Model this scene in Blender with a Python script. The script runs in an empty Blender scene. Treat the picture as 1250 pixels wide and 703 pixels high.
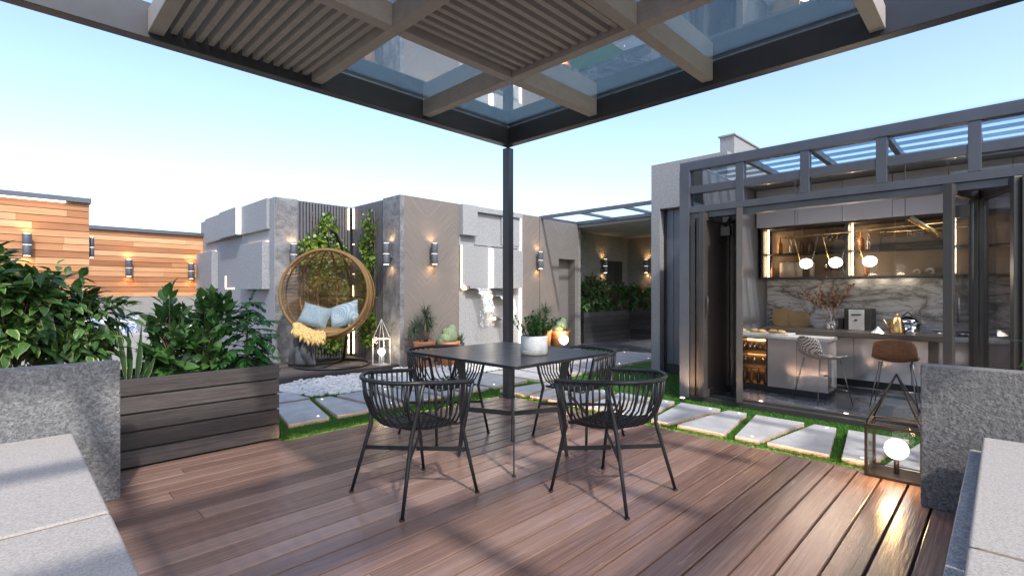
import bpy, math, random
from mathutils import Vector, Matrix
random.seed(7)
R = math.radians
sc = bpy.context.scene
col = sc.collection
# ------------------------------------------------------------------ camera, sky, sun, exposure
cam_d = bpy.data.cameras.new("camera"); cam = bpy.data.objects.new("camera", cam_d); col.objects.link(cam)
cam.location = (0, 0, 1.2)
cam.rotation_euler = (R(90), 0, R(44.53 - 90))
cam_d.sensor_width = 36; cam_d.lens = 610 / 1250 * 36
cam_d.shift_y = 4.5 / 1250
cam_d.clip_start = 0.05; cam_d.clip_end = 2000
sc.camera = cam
SUN_EL, SUN_AZ = 46.0, 198.0            # azimuth clockwise from +Y
world = bpy.data.worlds.new("World"); sc.world = world; world.use_nodes = True
wn = world.node_tree.nodes; wl = world.node_tree.links
sky = wn.new('ShaderNodeTexSky'); sky.sky_type = 'NISHITA'; sky.sun_disc = False
sky.sun_elevation = R(SUN_EL); sky.sun_rotation = R(SUN_AZ)
sky.air_density = 1.0; sky.dust_density = 1.6; sky.ozone_density = 0.6; sky.altitude = 0
bg = wn.get('Background') or wn.new('ShaderNodeBackground')
bg.inputs['Strength'].default_value = 0.15
wl.new(sky.outputs[0], bg.inputs['Color'])
wo = wn.get('World Output') or wn.new('ShaderNodeOutputWorld'); wl.new(bg.outputs[0], wo.inputs['Surface'])
sd = bpy.data.lights.new("sun", 'SUN'); sd.energy = 1.7; sd.angle = R(1.8); sd.color = (1, .94, .86)
sun = bpy.data.objects.new("sun", sd); col.objects.link(sun)
sv = Vector((math.sin(R(SUN_AZ)) * math.cos(R(SUN_EL)), math.cos(R(SUN_AZ)) * math.cos(R(SUN_EL)), math.sin(R(SUN_EL))))
sun.rotation_euler = sv.to_track_quat('Z', 'Y').to_euler(); sun.location = sv * 30
vs = sc.view_settings; vs.view_transform = 'Standard'; vs.look = 'None'; vs.exposure = 1.25; vs.gamma = 1; vs.use_curve_mapping = False
sc.render.engine = 'CYCLES'
sc.cycles.use_denoising = True
sc.cycles.max_bounces = 10; sc.cycles.transparent_max_bounces = 16; sc.cycles.caustics_reflective = False; sc.cycles.caustics_refractive = False
sc.cycles.sample_clamp_indirect = 6

# ------------------------------------------------------------------ mesh builder
class MB:
    def __init__(s): s.V = []; s.F = []; s.UV = []; s.TI = []; s.S = []; s.tint = 0.5
    def v(s, p, uv=(0, 0)):
        s.V.append((p[0], p[1], p[2])); s.UV.append(uv); s.TI.append(s.tint); return len(s.V) - 1
    def f(s, idx, smooth=False): s.F.append(tuple(idx)); s.S.append(smooth)
    def box(s, x0, x1, y0, y1, z0, z1):
        if x0 > x1: x0, x1 = x1, x0
        if y0 > y1: y0, y1 = y1, y0
        if z0 > z1: z0, z1 = z1, z0
        i = [s.v(p) for p in ((x0,y0,z0),(x1,y0,z0),(x1,y1,z0),(x0,y1,z0),(x0,y0,z1),(x1,y0,z1),(x1,y1,z1),(x0,y1,z1))]
        for q in ((0,3,2,1),(4,5,6,7),(0,1,5,4),(1,2,6,5),(2,3,7,6),(3,0,4,7)): s.f([i[k] for k in q])
        return s
    def bar(s, a, b, w, t, up=(0, 0, 1)):
        """flat bar from a to b, width w along `up`-ish side, thickness t across"""
        a = Vector(a); b = Vector(b); d = (b - a).normalized(); u = Vector(up); u = (u - d * u.dot(d)).normalized(); r = d.cross(u)
        i = []
        for c in (a, b):
            for su, sr in ((-1,-1),(-1,1),(1,1),(1,-1)): i.append(s.v(c + u * su * w / 2 + r * sr * t / 2))
        for q in ((3,2,1,0),(4,5,6,7),(0,1,5,4),(1,2,6,5),(2,3,7,6),(3,0,4,7)): s.f([i[k] for k in q])
        return s
    def prism(s, pts, z0, z1):
        a = [s.v((p[0], p[1], z0)) for p in pts]; b = [s.v((p[0], p[1], z1)) for p in pts]; n = len(pts)
        s.f(a[::-1]); s.f(b)
        for k in range(n): s.f((a[k], a[(k+1) % n], b[(k+1) % n], b[k]))
        return s
    def tube(s, pts, r, n=8, closed=False):
        pts = [Vector(p) for p in pts]; m = len(pts)
        rr = r if isinstance(r, (list, tuple)) else [r] * m
        rings = []; u = None
        for k, p in enumerate(pts):
            if closed: d = pts[(k+1) % m] - pts[k-1]
            else: d = pts[min(k+1, m-1)] - pts[max(k-1, 0)]
            if d.length < 1e-9: d = Vector((0, 0, 1))
            d.normalize()
            if u is None:
                u = Vector((0, 0, 1)) if abs(d.z) < .9 else Vector((1, 0, 0))
            u = u - d * u.dot(d)
            if u.length < 1e-6: u = d.orthogonal()
            u.normalize(); w = d.cross(u)
            rings.append([s.v(p + (u * math.cos(2*math.pi*j/n) + w * math.sin(2*math.pi*j/n)) * rr[k], (j / n, k / max(1, m-1))) for j in range(n)])
        for k in range(m if closed else m - 1):
            a = rings[k]; b = rings[(k+1) % m]
            for j in range(n): s.f((a[j], a[(j+1) % n], b[(j+1) % n], b[j]), True)
        if not closed: s.f(rings[0][::-1]); s.f(rings[-1])
        return s
    def cyl(s, c, r, z0, z1, n=24, r1=None):
        r1 = r if r1 is None else r1
        a = [s.v((c[0] + r*math.cos(2*math.pi*j/n), c[1] + r*math.sin(2*math.pi*j/n), z0)) for j in range(n)]
        b = [s.v((c[0] + r1*math.cos(2*math.pi*j/n), c[1] + r1*math.sin(2*math.pi*j/n), z1)) for j in range(n)]
        s.f(a[::-1]); s.f(b)
        for j in range(n): s.f((a[j], a[(j+1) % n], b[(j+1) % n], b[j]), True)
        return s
    def lathe(s, c, prof, n=24, cap=True):
        rings = []
        for r, z in prof: rings.append([s.v((c[0] + r*math.cos(2*math.pi*j/n), c[1] + r*math.sin(2*math.pi*j/n), c[2] + z)) for j in range(n)])
        for a, b in zip(rings, rings[1:]):
            for j in range(n): s.f((a[j], a[(j+1) % n], b[(j+1) % n], b[j]), True)
        if cap: s.f(rings[0][::-1]); s.f(rings[-1])
        return s
    def ball(s, c, rx, ry=None, rz=None, n=16, m=10, wob=0):
        ry = rx if ry is None else ry; rz = rx if rz is None else rz
        top = s.v((c[0], c[1], c[2] + rz)); rows = []
        for k in range(1, m):
            th = math.pi * k / m; row = []
            for j in range(n):
                q = 1 + (random.uniform(-wob, wob) if wob else 0)
                row.append(s.v((c[0] + rx*q*math.sin(th)*math.cos(2*math.pi*j/n), c[1] + ry*q*math.sin(th)*math.sin(2*math.pi*j/n), c[2] + rz*q*math.cos(th)), (j / n, k / m)))
            rows.append(row)
        bot = s.v((c[0], c[1], c[2] - rz))
        for j in range(n):
            s.f((top, rows[0][j], rows[0][(j+1) % n]), True); s.f((bot, rows[-1][(j+1) % n], rows[-1][j]), True)
        for a, b in zip(rows, rows[1:]):
            for j in range(n): s.f((a[j], b[j], b[(j+1) % n], a[(j+1) % n]), True)
        return s
    def leaf(s, p, d, n, L, W, droop=.3, fold=.25, tint=.5, seg=4, tip=.85, peak=.42):
        """blade from p along d, upper side n"""
        s.tint = tint
        p = Vector(p); d = Vector(d).normalized(); n = Vector(n); n = n - d * n.dot(d)
        if n.length < 1e-5: n = d.orthogonal()
        n.normalize(); w = d.cross(n); rows = []
        for k in range(seg + 1):
            t = k / seg
            wd = W * .5 * (math.sin(math.pi * min(1, (t / peak) * .5)) if t < peak else max(.02, math.cos(math.pi * .5 * ((t - peak) / (1 - peak)) ** tip)))
            if k == 0: wd = W * .06
            c = p + d * (L * t * (1 - .25 * droop * t)) - n * (droop * L * t * t * .6)
            rows.append((s.v(c + w * wd + n * wd * fold, (0, t)), s.v(c, (.5, t)), s.v(c - w * wd + n * wd * fold, (1, t))))
        for a, b in zip(rows, rows[1:]):
            s.f((a[0], a[1], b[1], b[0]), True); s.f((a[1], a[2], b[2], b[1]), True)
        return s
    def build(s, name, mat, parent=None, base=None, bevel=0, kind=None):
        me = bpy.data.meshes.new(name); V = s.V
        if base is None and parent is not None and 'base_loc' in parent: base = parent['base_loc']
        if base is not None:
            bx, by, bz = base; V = [(a - bx, b - by, c - bz) for a, b, c in V]
        me.from_pydata(V, [], s.F)
        me.polygons.foreach_set('use_smooth', s.S)
        uv = me.uv_layers.new(name='UVMap'); li = [0] * len(me.loops); me.loops.foreach_get('vertex_index', li)
        fl = []
        for i in li: fl.extend(s.UV[i])
        uv.data.foreach_set('uv', fl)
        at = me.attributes.new('Tint', 'FLOAT', 'POINT'); at.data.foreach_set('value', s.TI)
        me.materials.append(mat); me.update()
        o = bpy.data.objects.new(name, me); col.objects.link(o)
        if parent is not None: o.parent = parent
        if base is not None and 'base_loc' not in o and parent is not None and 'base_loc' in parent: pass
        if bevel:
            b = o.modifiers.new('bevel', 'BEVEL'); b.width = bevel; b.segments = 2; b.limit_method = 'ANGLE'; b.angle_limit = R(40)
        if kind: o['kind'] = kind
        return o

def thing(name, label, cat, loc=(0, 0, 0), rz=0, group=None, world_coords=True):
    o = bpy.data.objects.new(name, None); col.objects.link(o); o.location = loc; o.rotation_euler = (0, 0, rz)
    o.empty_display_size = .1; o['label'] = label; o['category'] = cat
    if group: o['group'] = group
    if world_coords and rz == 0: BASES[o.name] = loc
    return o
BASES = {}
_ob = MB.build
def _build(s, name, mat, parent=None, base=None, bevel=0, kind=None):
    q = parent
    while q is not None and base is None:
        if q.name in BASES: base = BASES[q.name]
        q = q.parent
    return _ob(s, name, mat, parent, base, bevel, kind)
MB.build = _build
def tag(o, label, cat, group=None):
    o['label'] = label; o['category'] = cat
    if group: o['group'] = group
    return o
def rebase(o, loc):
    """put the origin of a one-mesh thing at its base"""
    o.data.transform(Matrix.Translation(-Vector(loc))); o.location = loc; return o
def copy_tree(o, parent=None):
    c = o.copy(); col.objects.link(c)
    if parent is not None: c.parent = parent
    for ch in list(o.children): copy_tree(ch, c)
    return c
def light(kind, name, loc, energy, color, parent=None, target=None, size=.02, spot=100, blend=.6):
    d = bpy.data.lights.new(name, kind); d.energy = energy; d.color = color; d.shadow_soft_size = size
    if kind == 'SPOT': d.spot_size = R(spot); d.spot_blend = blend
    o = bpy.data.objects.new(name, d); col.objects.link(o)
    b = Vector((0, 0, 0))
    if parent is not None:
        o.parent = parent
        if parent.name in BASES: b = Vector(BASES[parent.name])
    o.location = Vector(loc) - b
    if target is not None: o.rotation_euler = (Vector(loc) - Vector(target)).to_track_quat('Z', 'Y').to_euler()
    return o

# ------------------------------------------------------------------ materials
class NT:
    def __init__(s, name):
        s.m = bpy.data.materials.new(name); s.m.use_nodes = True; s.n = s.m.node_tree.nodes; s.l = s.m.node_tree.links
        s.p = s.n.get('Principled BSDF'); s.out = s.n.get('Material Output')
    def add(s, t, **k):
        o = s.n.new(t)
        for a, b in k.items(): setattr(o, a, b)
        return o
    def link(s, a, b): s.l.new(a, b)
    def coord(s, scale=(1, 1, 1), rot=(0, 0, 0), tintshift=False):
        tc = s.add('ShaderNodeTexCoord'); src = tc.outputs['Object']
        if tintshift:
            at = s.add('ShaderNodeAttribute', attribute_name='Tint'); cm = s.add('ShaderNodeVectorMath', operation='SCALE')
            cm.inputs[0].default_value = (37.1, 11.3, 23.7); s.link(at.outputs['Fac'], cm.inputs['Scale'])
            ad = s.add('ShaderNodeVectorMath', operation='ADD'); s.link(src, ad.inputs[0]); s.link(cm.outputs[0], ad.inputs[1]); src = ad.outputs[0]
        mp = s.add('ShaderNodeMapping'); mp.inputs['Scale'].default_value = scale; mp.inputs['Rotation'].default_value = rot
        s.link(src, mp.inputs['Vector']); return mp.outputs[0]
    def noise(s, vec, scale=5, detail=6, rough=.6, dist=0):
        t = s.add('ShaderNodeTexNoise'); t.inputs['Scale'].default_value = scale; t.inputs['Detail'].default_value = detail
        t.inputs['Roughness'].default_value = rough; t.inputs['Distortion'].default_value = dist; s.link(vec, t.inputs['Vector']); return t.outputs['Fac']
    def ramp(s, fac, stops):
        r = s.add('ShaderNodeValToRGB'); e = r.color_ramp.elements
        while len(e) < len(stops): e.new(.5)
        for x, (p, c) in zip(e, stops): x.position = p; x.color = (*c, 1) if len(c) == 3 else c
        s.link(fac, r.inputs['Fac']); return r.outputs['Color']
    def mixc(s, a, b, fac, mode='MIX'):
        m = s.add('ShaderNodeMix', data_type='RGBA', blend_type=mode)
        for sock, val in ((m.inputs[6], a), (m.inputs[7], b), (m.inputs[0], fac)):
            if hasattr(val, 'is_output'): s.link(val, sock)
            elif isinstance(val, tuple): sock.default_value = (*val, 1)
            else: sock.default_value = val
        return m.outputs[2]
    def math(s, op, a, b=0):
        m = s.add('ShaderNodeMath', operation=op)
        for k, v in ((0, a), (1, b)):
            if hasattr(v, 'is_output'): s.link(v, m.inputs[k])
            else: m.inputs[k].default_value = v
        return m.outputs[0]
    def bump(s, h, strength=.3, dist=.01):
        b = s.add('ShaderNodeBump'); b.inputs['Strength'].default_value = strength; b.inputs['Distance'].default_value = dist
        s.link(h, b.inputs['Height']); s.link(b.outputs[0], s.p.inputs['Normal']); return b
    def base(s, c):
        if hasattr(c, 'is_output'): s.link(c, s.p.inputs['Base Color'])
        else: s.p.inputs['Base Color'].default_value = (*c, 1)
    def set(s, **k):
        for a, b in k.items():
            i = s.p.inputs[a.replace('_', ' ')]
            if hasattr(b, 'is_output'): s.link(b, i)
            else: i.default_value = b
def sg(a, k): return tuple(min(1, x * k) for x in a)
def simple(name, c, var=.12, scale=6, rough=.5, metal=0, bump=0, bscale=80, stretch=(1, 1, 1), coat=0, bdist=.004):
    t = NT(name); v = t.coord(stretch); f = t.noise(v, scale)
    t.base(t.ramp(f, [(.3, sg(c, 1 - var)), (.7, sg(c, 1 + var))]))
    f2 = t.noise(v, scale * 3, 4)
    rr = t.add('ShaderNodeMapRange'); t.link(f2, rr.inputs[0]); rr.inputs[3].default_value = max(.02, rough - .08); rr.inputs[4].default_value = min(1, rough + .08)
    t.set(Roughness=rr.outputs[0], Metallic=metal)
    if coat: t.set(Coat_Weight=coat, Coat_Roughness=.1)
    if bump: t.bump(t.noise(t.coord(stretch), bscale, 5, .65), bump, bdist)
    return t.m
def emit(name, c, s):
    t = NT(name); t.base((.8, .8, .8)); t.p.inputs['Emission Color'].default_value = (*c, 1); t.p.inputs['Emission Strength'].default_value = s
    v = t.coord(); f = t.noise(v, 4); t.set(Roughness=t.math('MULTIPLY_ADD', f, .1) if False else .4)
    return t.m
def glass(name, tint, refl, rough=.0, fresnel=True, gcol=(1, 1, 1)):
    t = NT(name); t.n.remove(t.p); g = t.add('ShaderNodeBsdfGlossy'); g.inputs['Roughness'].default_value = rough; g.inputs['Color'].default_value = (*gcol, 1)
    tr = t.add('ShaderNodeBsdfTransparent'); tr.inputs['Color'].default_value = (*tint, 1); mx = t.add('ShaderNodeMixShader')
    if fresnel:
        lw = t.add('ShaderNodeLayerWeight'); lw.inputs['Blend'].default_value = .5; f = t.math('MULTIPLY', t.math('POWER', lw.outputs['Facing'], 4.0), .6); f = t.math('ADD', f, refl); t.link(f, mx.inputs[0])
    else: mx.inputs[0].default_value = refl
    t.link(tr.outputs[0], mx.inputs[1]); t.link(g.outputs[0], mx.inputs[2]); t.link(mx.outputs[0], t.out.inputs['Surface']); return t.m
def leafmat(name, c_dark, c_light, edge=None, rough=.4, trans=.25, edgew=.3):
    t = NT(name); at = t.add('ShaderNodeAttribute', attribute_name='Tint'); c = t.ramp(at.outputs['Fac'], [(0, c_dark), (1, c_light)])
    uv = t.add('ShaderNodeUVMap'); sp = t.add('ShaderNodeSeparateXYZ'); t.link(uv.outputs[0], sp.inputs[0])
    a = t.math('ABSOLUTE', t.math('SUBTRACT', sp.outputs[0], .5))
    rib = t.ramp(a, [(0, (1, 1, 1)), (.06, (0, 0, 0))]); c = t.mixc(c, sg(c_light, 1.5), t.math('MULTIPLY', rib, .5))
    if edge:
        n = t.noise(t.coord(), 60, 3); k = t.math('ADD', a, t.math('MULTIPLY', t.math('SUBTRACT', n, .5), .25))
        k = t.math('ADD', k, t.math('MULTIPLY', t.math('SUBTRACT', at.outputs['Fac'], .5), .25))
        e = t.ramp(k, [(edgew, (0, 0, 0)), (edgew + .07, (1, 1, 1))]); c = t.mixc(c, edge, e)
    t.base(c); t.set(Roughness=rough)
    tl = t.add('ShaderNodeBsdfTranslucent'); t.link(c, tl.inputs['Color']); mx = t.add('ShaderNodeMixShader'); mx.inputs[0].default_value = trans
    t.link(t.p.outputs[0], mx.inputs[1]); t.link(tl.outputs[0], mx.inputs[2]); t.link(mx.outputs[0], t.out.inputs['Surface']); return t.m
def woodmat(name, stops, rough=(.3, .5), grain=(1.2, 26, 26), bump=.25, tintw=.55, spec=.5):
    t = NT(name); v = t.coord(grain, tintshift=True); f = t.noise(v, 1.6, 8, .65, 1.2); f2 = t.noise(t.coord((.5, 5, 5), tintshift=True), 2.0, 3)
    at = t.add('ShaderNodeAttribute', attribute_name='Tint')
    k = t.math('ADD', t.math('MULTIPLY', f, 1 - tintw), t.math('MULTIPLY', at.outputs['Fac'], tintw)); k = t.math('ADD', t.math('MULTIPLY', k, .75), t.math('MULTIPLY', f2, .25))
    t.base(t.ramp(k, stops)); rr = t.add('ShaderNodeMapRange'); t.link(f, rr.inputs[0]); rr.inputs[1].default_value = .3; rr.inputs[2].default_value = .7
    rr.inputs[3].default_value = rough[0]; rr.inputs[4].default_value = rough[1]; t.set(Roughness=rr.outputs[0]); t.p.inputs['Specular IOR Level'].default_value = spec
    t.bump(f, bump, .004); return t.m
def stonemat(name, c1, c2, scale=9, fine=140, bump=.5, bdist=.006, rough=.85, blotch=None):
    t = NT(name); v = t.coord(); a = t.noise(v, scale, 8, .7); b = t.noise(v, fine, 3, .6)
    k = t.math('ADD', t.math('MULTIPLY', a, .55), t.math('MULTIPLY', b, .45)); c = t.ramp(k, [(.41, c1), (.60, c2)])
    if blotch: c = t.mixc(c, blotch, t.ramp(t.noise(v, 2.2, 6, .75, .8), [(.5, (0, 0, 0)), (.72, (.75, .75, .75))]))
    t.base(c); t.set(Roughness=rough); t.bump(t.math('ADD', a, t.math('MULTIPLY', b, .6)), bump, bdist); return t.m

m_deck = woodmat('deck_wood', [(.28, (.115, .066, .052)), (.5, (.245, .152, .122)), (.70, (.37, .26, .215))], rough=(.12, .29), grain=(1.1, 46, 46), bump=.3, tintw=.28)
m_darkwood = woodmat('charred_timber', [(.34, (.022, .018, .018)), (.52, (.062, .052, .050)), (.66, (.115, .098, .094))], rough=(.5, .7), grain=(2.2, 40, 40), bump=.5, tintw=.25)
m_blackwood = woodmat('black_timber', [(.34, (.010, .009, .009)), (.52, (.030, .026, .025)), (.66, (.06, .052, .05))], rough=(.55, .75), grain=(2.2, 40, 40), bump=.5, tintw=.4)
m_cedar = woodmat('cedar', [(.28, (.26, .10, .04)), (.5, (.46, .21, .09)), (.72, (.66, .40, .22))], rough=(.45, .6), grain=(1.0, 34, 34), bump=.15, tintw=.5)
m_slat = woodmat('pergola_timber', [(.3, (.25, .222, .205)), (.55, (.36, .328, .308)), (.75, (.46, .42, .40))], rough=(.5, .65), grain=(8, 8, 8), bump=.1)
m_steel = simple('charcoal_steel', (.045, .047, .055), .12, 5, .42, .3, .05, 200)
m_frame = simple('slate_aluminium', (.105, .115, .14), .1, 4, .4, .35, .03, 200)
m_bronze = simple('dark_bronze_frame', (.072, .067, .066), .12, 5, .35, .3, .03, 150)
m_black = simple('black_powder_coat', (.012, .012, .013), .2, 20, .42, .0, .08, 400)
m_tabletop = simple('black_tabletop', (.016, .016, .017), .2, 3, .30)
m_conc = stonemat('pitted_concrete', (.14, .14, .145), (.34, .34, .345), 38, 95, 1.0, .02, .85, (.22, .22, .226))
m_concR = stonemat('pitted_concrete_warm', (.12, .115, .113), (.30, .29, .285), 38, 95, 1.0, .02, .85, (.19, .184, .18))
m_granite = stonemat('bench_granite', (.17, .175, .185), (.46, .47, .485), 40, 160, .3, .004, .6)
m_plaster = stonemat('grey_stucco', (.22, .22, .23), (.33, .33, .335), 60, 180, .5, .004, .9)
m_dkconc = stonemat('dark_marbled_concrete', (.08, .082, .09), (.22, .224, .235), 9, 90, .35, .005, .6, (.34, .345, .36))
m_block = stonemat('grey_block_stucco', (.19, .20, .225), (.32, .335, .365), 40, 110, .8, .004, .9)
m_white = stonemat('pale_stone', (.22, .226, .236), (.37, .378, .39), 50, 140, .5, .005, .85)
m_pebwall = stonemat('roughcast', (.12, .115, .105), (.36, .34, .315), 45, 70, 1.0, .02, .9)
m_pier = stonemat('pier_concrete', (.20, .20, .205), (.33, .33, .335), 40, 100, .5, .004, .9)
m_slab = stonemat('paving_stone', (.33, .337, .35), (.49, .497, .51), 6, 120, .2, .003, .55)
m_pebble = simple('white_pebble', (.58, .575, .565), .18, 9, .5, 0, .1, 60)
m_soil = stonemat('soil', (.02, .014, .01), (.06, .045, .033), 30, 90, .8, .01, .95)
m_floor = NT('kitchen_stone'); _v = m_floor.coord(); _f = m_floor.noise(_v, 2.5, 9, .7, 1.5)
m_floor.base(m_floor.ramp(_f, [(.35, (.05, .055, .07)), (.55, (.11, .115, .13)), (.62, (.22, .22, .24)), (.66, (.10, .105, .12))])); m_floor.set(Roughness=.25); m_floor = m_floor.m
m_green = simple('lawn_green', (.036, .125, .012), .35, 30, .9)
m_ground = stonemat('far_ground', (.12, .115, .11), (.20, .19, .18), 2, 30, .2, .01, .95)
def chev():
    t = NT('chevron_veneer'); tc = t.add('ShaderNodeTexCoord'); sp = t.add('ShaderNodeSeparateXYZ'); t.link(tc.outputs['Object'], sp.inputs[0])
    md = t.math('PINGPONG', sp.outputs[0], .57); u = t.math('ADD', md, sp.outputs[2]); w = t.math('SUBTRACT', md, sp.outputs[2])
    cb = t.add('ShaderNodeCombineXYZ'); t.link(t.math('MULTIPLY', u, 90), cb.inputs[0]); t.link(t.math('MULTIPLY', w, 1.6), cb.inputs[1])
    f = t.noise(cb.outputs[0], 1.0, 5, .6); f2 = t.noise(t.coord(), 130, 3)
    st = t.math('FRACT', t.math('MULTIPLY', u, 11)); gr = t.ramp(st, [(0, (0, 0, 0)), (.05, (1, 1, 1))])
    k = t.math('ADD', t.math('MULTIPLY', f, .6), t.math('MULTIPLY', f2, .4)); c = t.ramp(k, [(.38, (.125, .108, .098)), (.62, (.215, .190, .174))])
    c = t.mixc(c, (.5, .5, .5), .0); c = t.mixc(t.mixc(c, (.82, .82, .82), 1.0, 'MULTIPLY'), c, gr)
    t.base(c); t.set(Roughness=.75); t.bump(k, .3, .004); return t.m
m_chev = chev()
def marble():
    t = NT('backsplash_marble'); v = t.coord((1, .75, 1.9), (R(-32), 0, 0)); n = t.noise(v, 1.5, 7, .55, .9); a = t.math('ABSOLUTE', t.math('SUBTRACT', n, .5))
    n2 = t.noise(t.coord((1, .8, 3.2), (R(-36), 0, 0)), 2.4, 8, .6, .8); b = t.math('ABSOLUTE', t.math('SUBTRACT', n2, .5))
    c1 = t.ramp(a, [(0, (.10, .095, .10)), (.018, (.24, .235, .245)), (.07, (.42, .42, .44))]); c2 = t.ramp(b, [(0, (.30, .27, .27)), (.02, (.75, .74, .74)), (.06, (1, 1, 1))])
    t.base(t.mixc(c1, c2, .85, 'MULTIPLY')); t.set(Roughness=.18); return t.m
m_marble = marble()
m_gloss = simple('gloss_cabinet', (.40, .375, .375), .05, 3, .12, .28); m_gloss.node_tree.nodes['Principled BSDF'].inputs['Specular IOR Level'].default_value = 1.0
m_upper = simple('satin_cabinet', (.31, .305, .33), .06, 3, .22)
m_dark = simple('dark_recess', (.02, .02, .022), .2, 10, .5)
m_bronzeglass = glass('bronze_glass', (.88, .84, .8), .008)
m_barwood = simple('dark_bar_top', (.05, .042, .038), .3, 3, .3, 0, .05, 60, (4, .6, 4))
m_brass = simple('brushed_brass', (.62, .40, .17), .1, 10, .28, 1)
m_chrome = simple('polished_steel', (.62, .60, .58), .05, 10, .12, 1)
m_fabric = simple('oatmeal_fabric', (.37, .34, .315), .3, 150, .95, 0, .5, 420, bdist=.003)
m_fabR = simple('grey_weave', (.34, .315, .295), .3, 150, .95, 0, .5, 420, bdist=.003)
m_cord = simple('braided_piping', (.22, .18, .135), .25, 160, .9, 0, .6, 220)
m_pglass = glass('pergola_glass', (.80, .83, .81), .54, 0, True, (.90, .95, .96))
m_wglass = glass('clear_glass', (.90, .93, .95), .03)
m_dglass = glass('door_glass', (.72, .72, .74), .14)
m_louvglass = glass('louvre_glass', (.58, .66, .73), .03)
m_canopyglass = glass('frosted_canopy_glass', (.93, .96, .99), .03, 0, False)
m_led = emit('warm_led', (1, .72, .42), 2.6)
m_ledk = emit('cabinet_led', (1, .70, .40), 15)
m_edge = emit('deck_edge_led', (1, .60, .36), 50)
m_ledo = emit('amber_led', (1, .45, .14), 6)
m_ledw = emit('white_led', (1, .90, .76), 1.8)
m_globe = emit('lit_globe', (1, .93, .82), 3)
m_lens = emit('lamp_lens', (1, .66, .32), 6)
m_rattan = simple('rattan', (.185, .108, .038), .35, 60, .6, 0, .5, 160)
m_blue = simple('blue_pillow_fabric', (.165, .222, .258), .2, 30, .9, 0, .5, 260)
m_mustard = simple('straw_yellow_wool', (.50, .35, .14), .25, 30, .95)
m_greycloth = simple('grey_blanket_cloth', (.065, .07, .082), .3, 14, .95, 0, .5, 80)
m_terra = simple('terracotta', (.50, .22, .11), .15, 12, .8, 0, .2, 90)
m_potcon = stonemat('pot_concrete', (.42, .43, .44), (.58, .59, .60), 20, 120, .3, .003, .8)
m_potband = stonemat('pot_band', (.20, .20, .195), (.31, .30, .29), 20, 120, .3, .003, .8)
m_pave_side = stonemat('warm_lit_edge', (.50, .36, .27), (.56, .41, .31), 20, 120, .1, .003, .8)  # slab sides coloured with the warm light that falls on them
m_bark = simple('bark', (.11, .08, .055), .35, 25, .9, 0, .6, 60)
m_water = NT('falling_water'); m_water.base((.85, .9, .93)); m_water.set(Roughness=.08, Alpha=.55); _w = m_water.noise(m_water.coord((14, 14, 3)), 5, 5); m_water.bump(_w, .8, .02)
m_water.link(m_water.ramp(_w, [(.4, (.22, .22, .22)), (.62, (.95, .95, .95))]), m_water.p.inputs['Alpha']); m_water = m_water.m
l_ficus = leafmat('variegated_leaf', (.022, .070, .018), (.085, .185, .045), (.36, .40, .16), .35, .22, .455)
l_fig = leafmat('fig_leaf', (.020, .066, .020), (.07, .165, .042), None, .3, .2)
l_fern = leafmat('feather_leaf', (.018, .08, .02), (.055, .19, .038), None, .4, .25)
l_snake = leafmat('banded_sword_leaf', (.012, .045, .018), (.028, .085, .028), (.36, .38, .10), .4, .1, .42)
l_pot = leafmat('pot_plant_leaf', (.025, .085, .014), (.075, .18, .030), None, .4, .25)
l_spike = leafmat('yucca_leaf', (.030, .060, .035), (.085, .13, .080), None, .5, .15)
l_ivy = leafmat('ivy_leaf', (.030, .10, .015), (.24, .33, .035), None, .4, .3)
l_nook = leafmat('shade_shrub_leaf', (.025, .070, .018), (.10, .18, .06), (.28, .32, .14), .4, .25, .42)
m_cactus = simple('cactus_skin', (.17, .23, .13), .2, 18, .7, 0, .3, 120)
# ================================================================== SETTING
def struct(o): o['kind'] = 'structure'; return o
struct(MB().box(-120, 160, -120, 160, -.4, -.12).build('ground', m_ground))
struct(MB().box(-6, 5.42, 4.15, 6.62, -.119, -.025).build('lawn', m_green))
struct(MB().box(4.06, 12, -6, 4.149, -.119, -.026).build('lawn', m_green))
struct(MB().box(5.421, 12, 4.15, 7.1, -.119, -.026).build('lawn', m_green))
# deck: boards along X
mb = MB(); pitch = .1375; y = 4.135 - pitch; k = 0
while y > -3.2:
    x = -3.2; cuts = [-3.2]
    if k % 3 == 1: cuts.append(random.uniform(.6, 2.2))
    cuts.append(4.036)
    for a, b in zip(cuts, cuts[1:]):
        mb.tint = random.random(); mb.box(a + .0015, b - .0015, y + .0062, y + pitch - .0062, -.03, 0)
    y -= pitch; k += 1
mb.tint = .4; mb.box(-1.9, 1.57, 4.14, 4.222, -.03, -.002)
mb.tint = .35; mb.box(4.037, 4.049, -3.2, 4.135, -.03, -.006); mb.box(4.037, 4.064, -3.2, 4.135, -.0055, -.0005)
struct(mb.build('deck', m_deck, bevel=.0025))
struct(MB().box(-3.2, 4.04, -3.2, 4.13, -.118, -.031).build('deck_base', m_dark))
tag(MB().box(4.0495, 4.0575, -3.1, 4.12, -.016, -.006).build('edge_light', m_edge), 'warm light strip along the deck edge facing the glass kitchen', 'light strip')
tag(MB().box(1.60, 4.04, 4.1315, 4.1335, -.016, -.007).build('edge_light', m_edge), 'warm light strip along the deck edge facing the egg chair', 'light strip')
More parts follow.
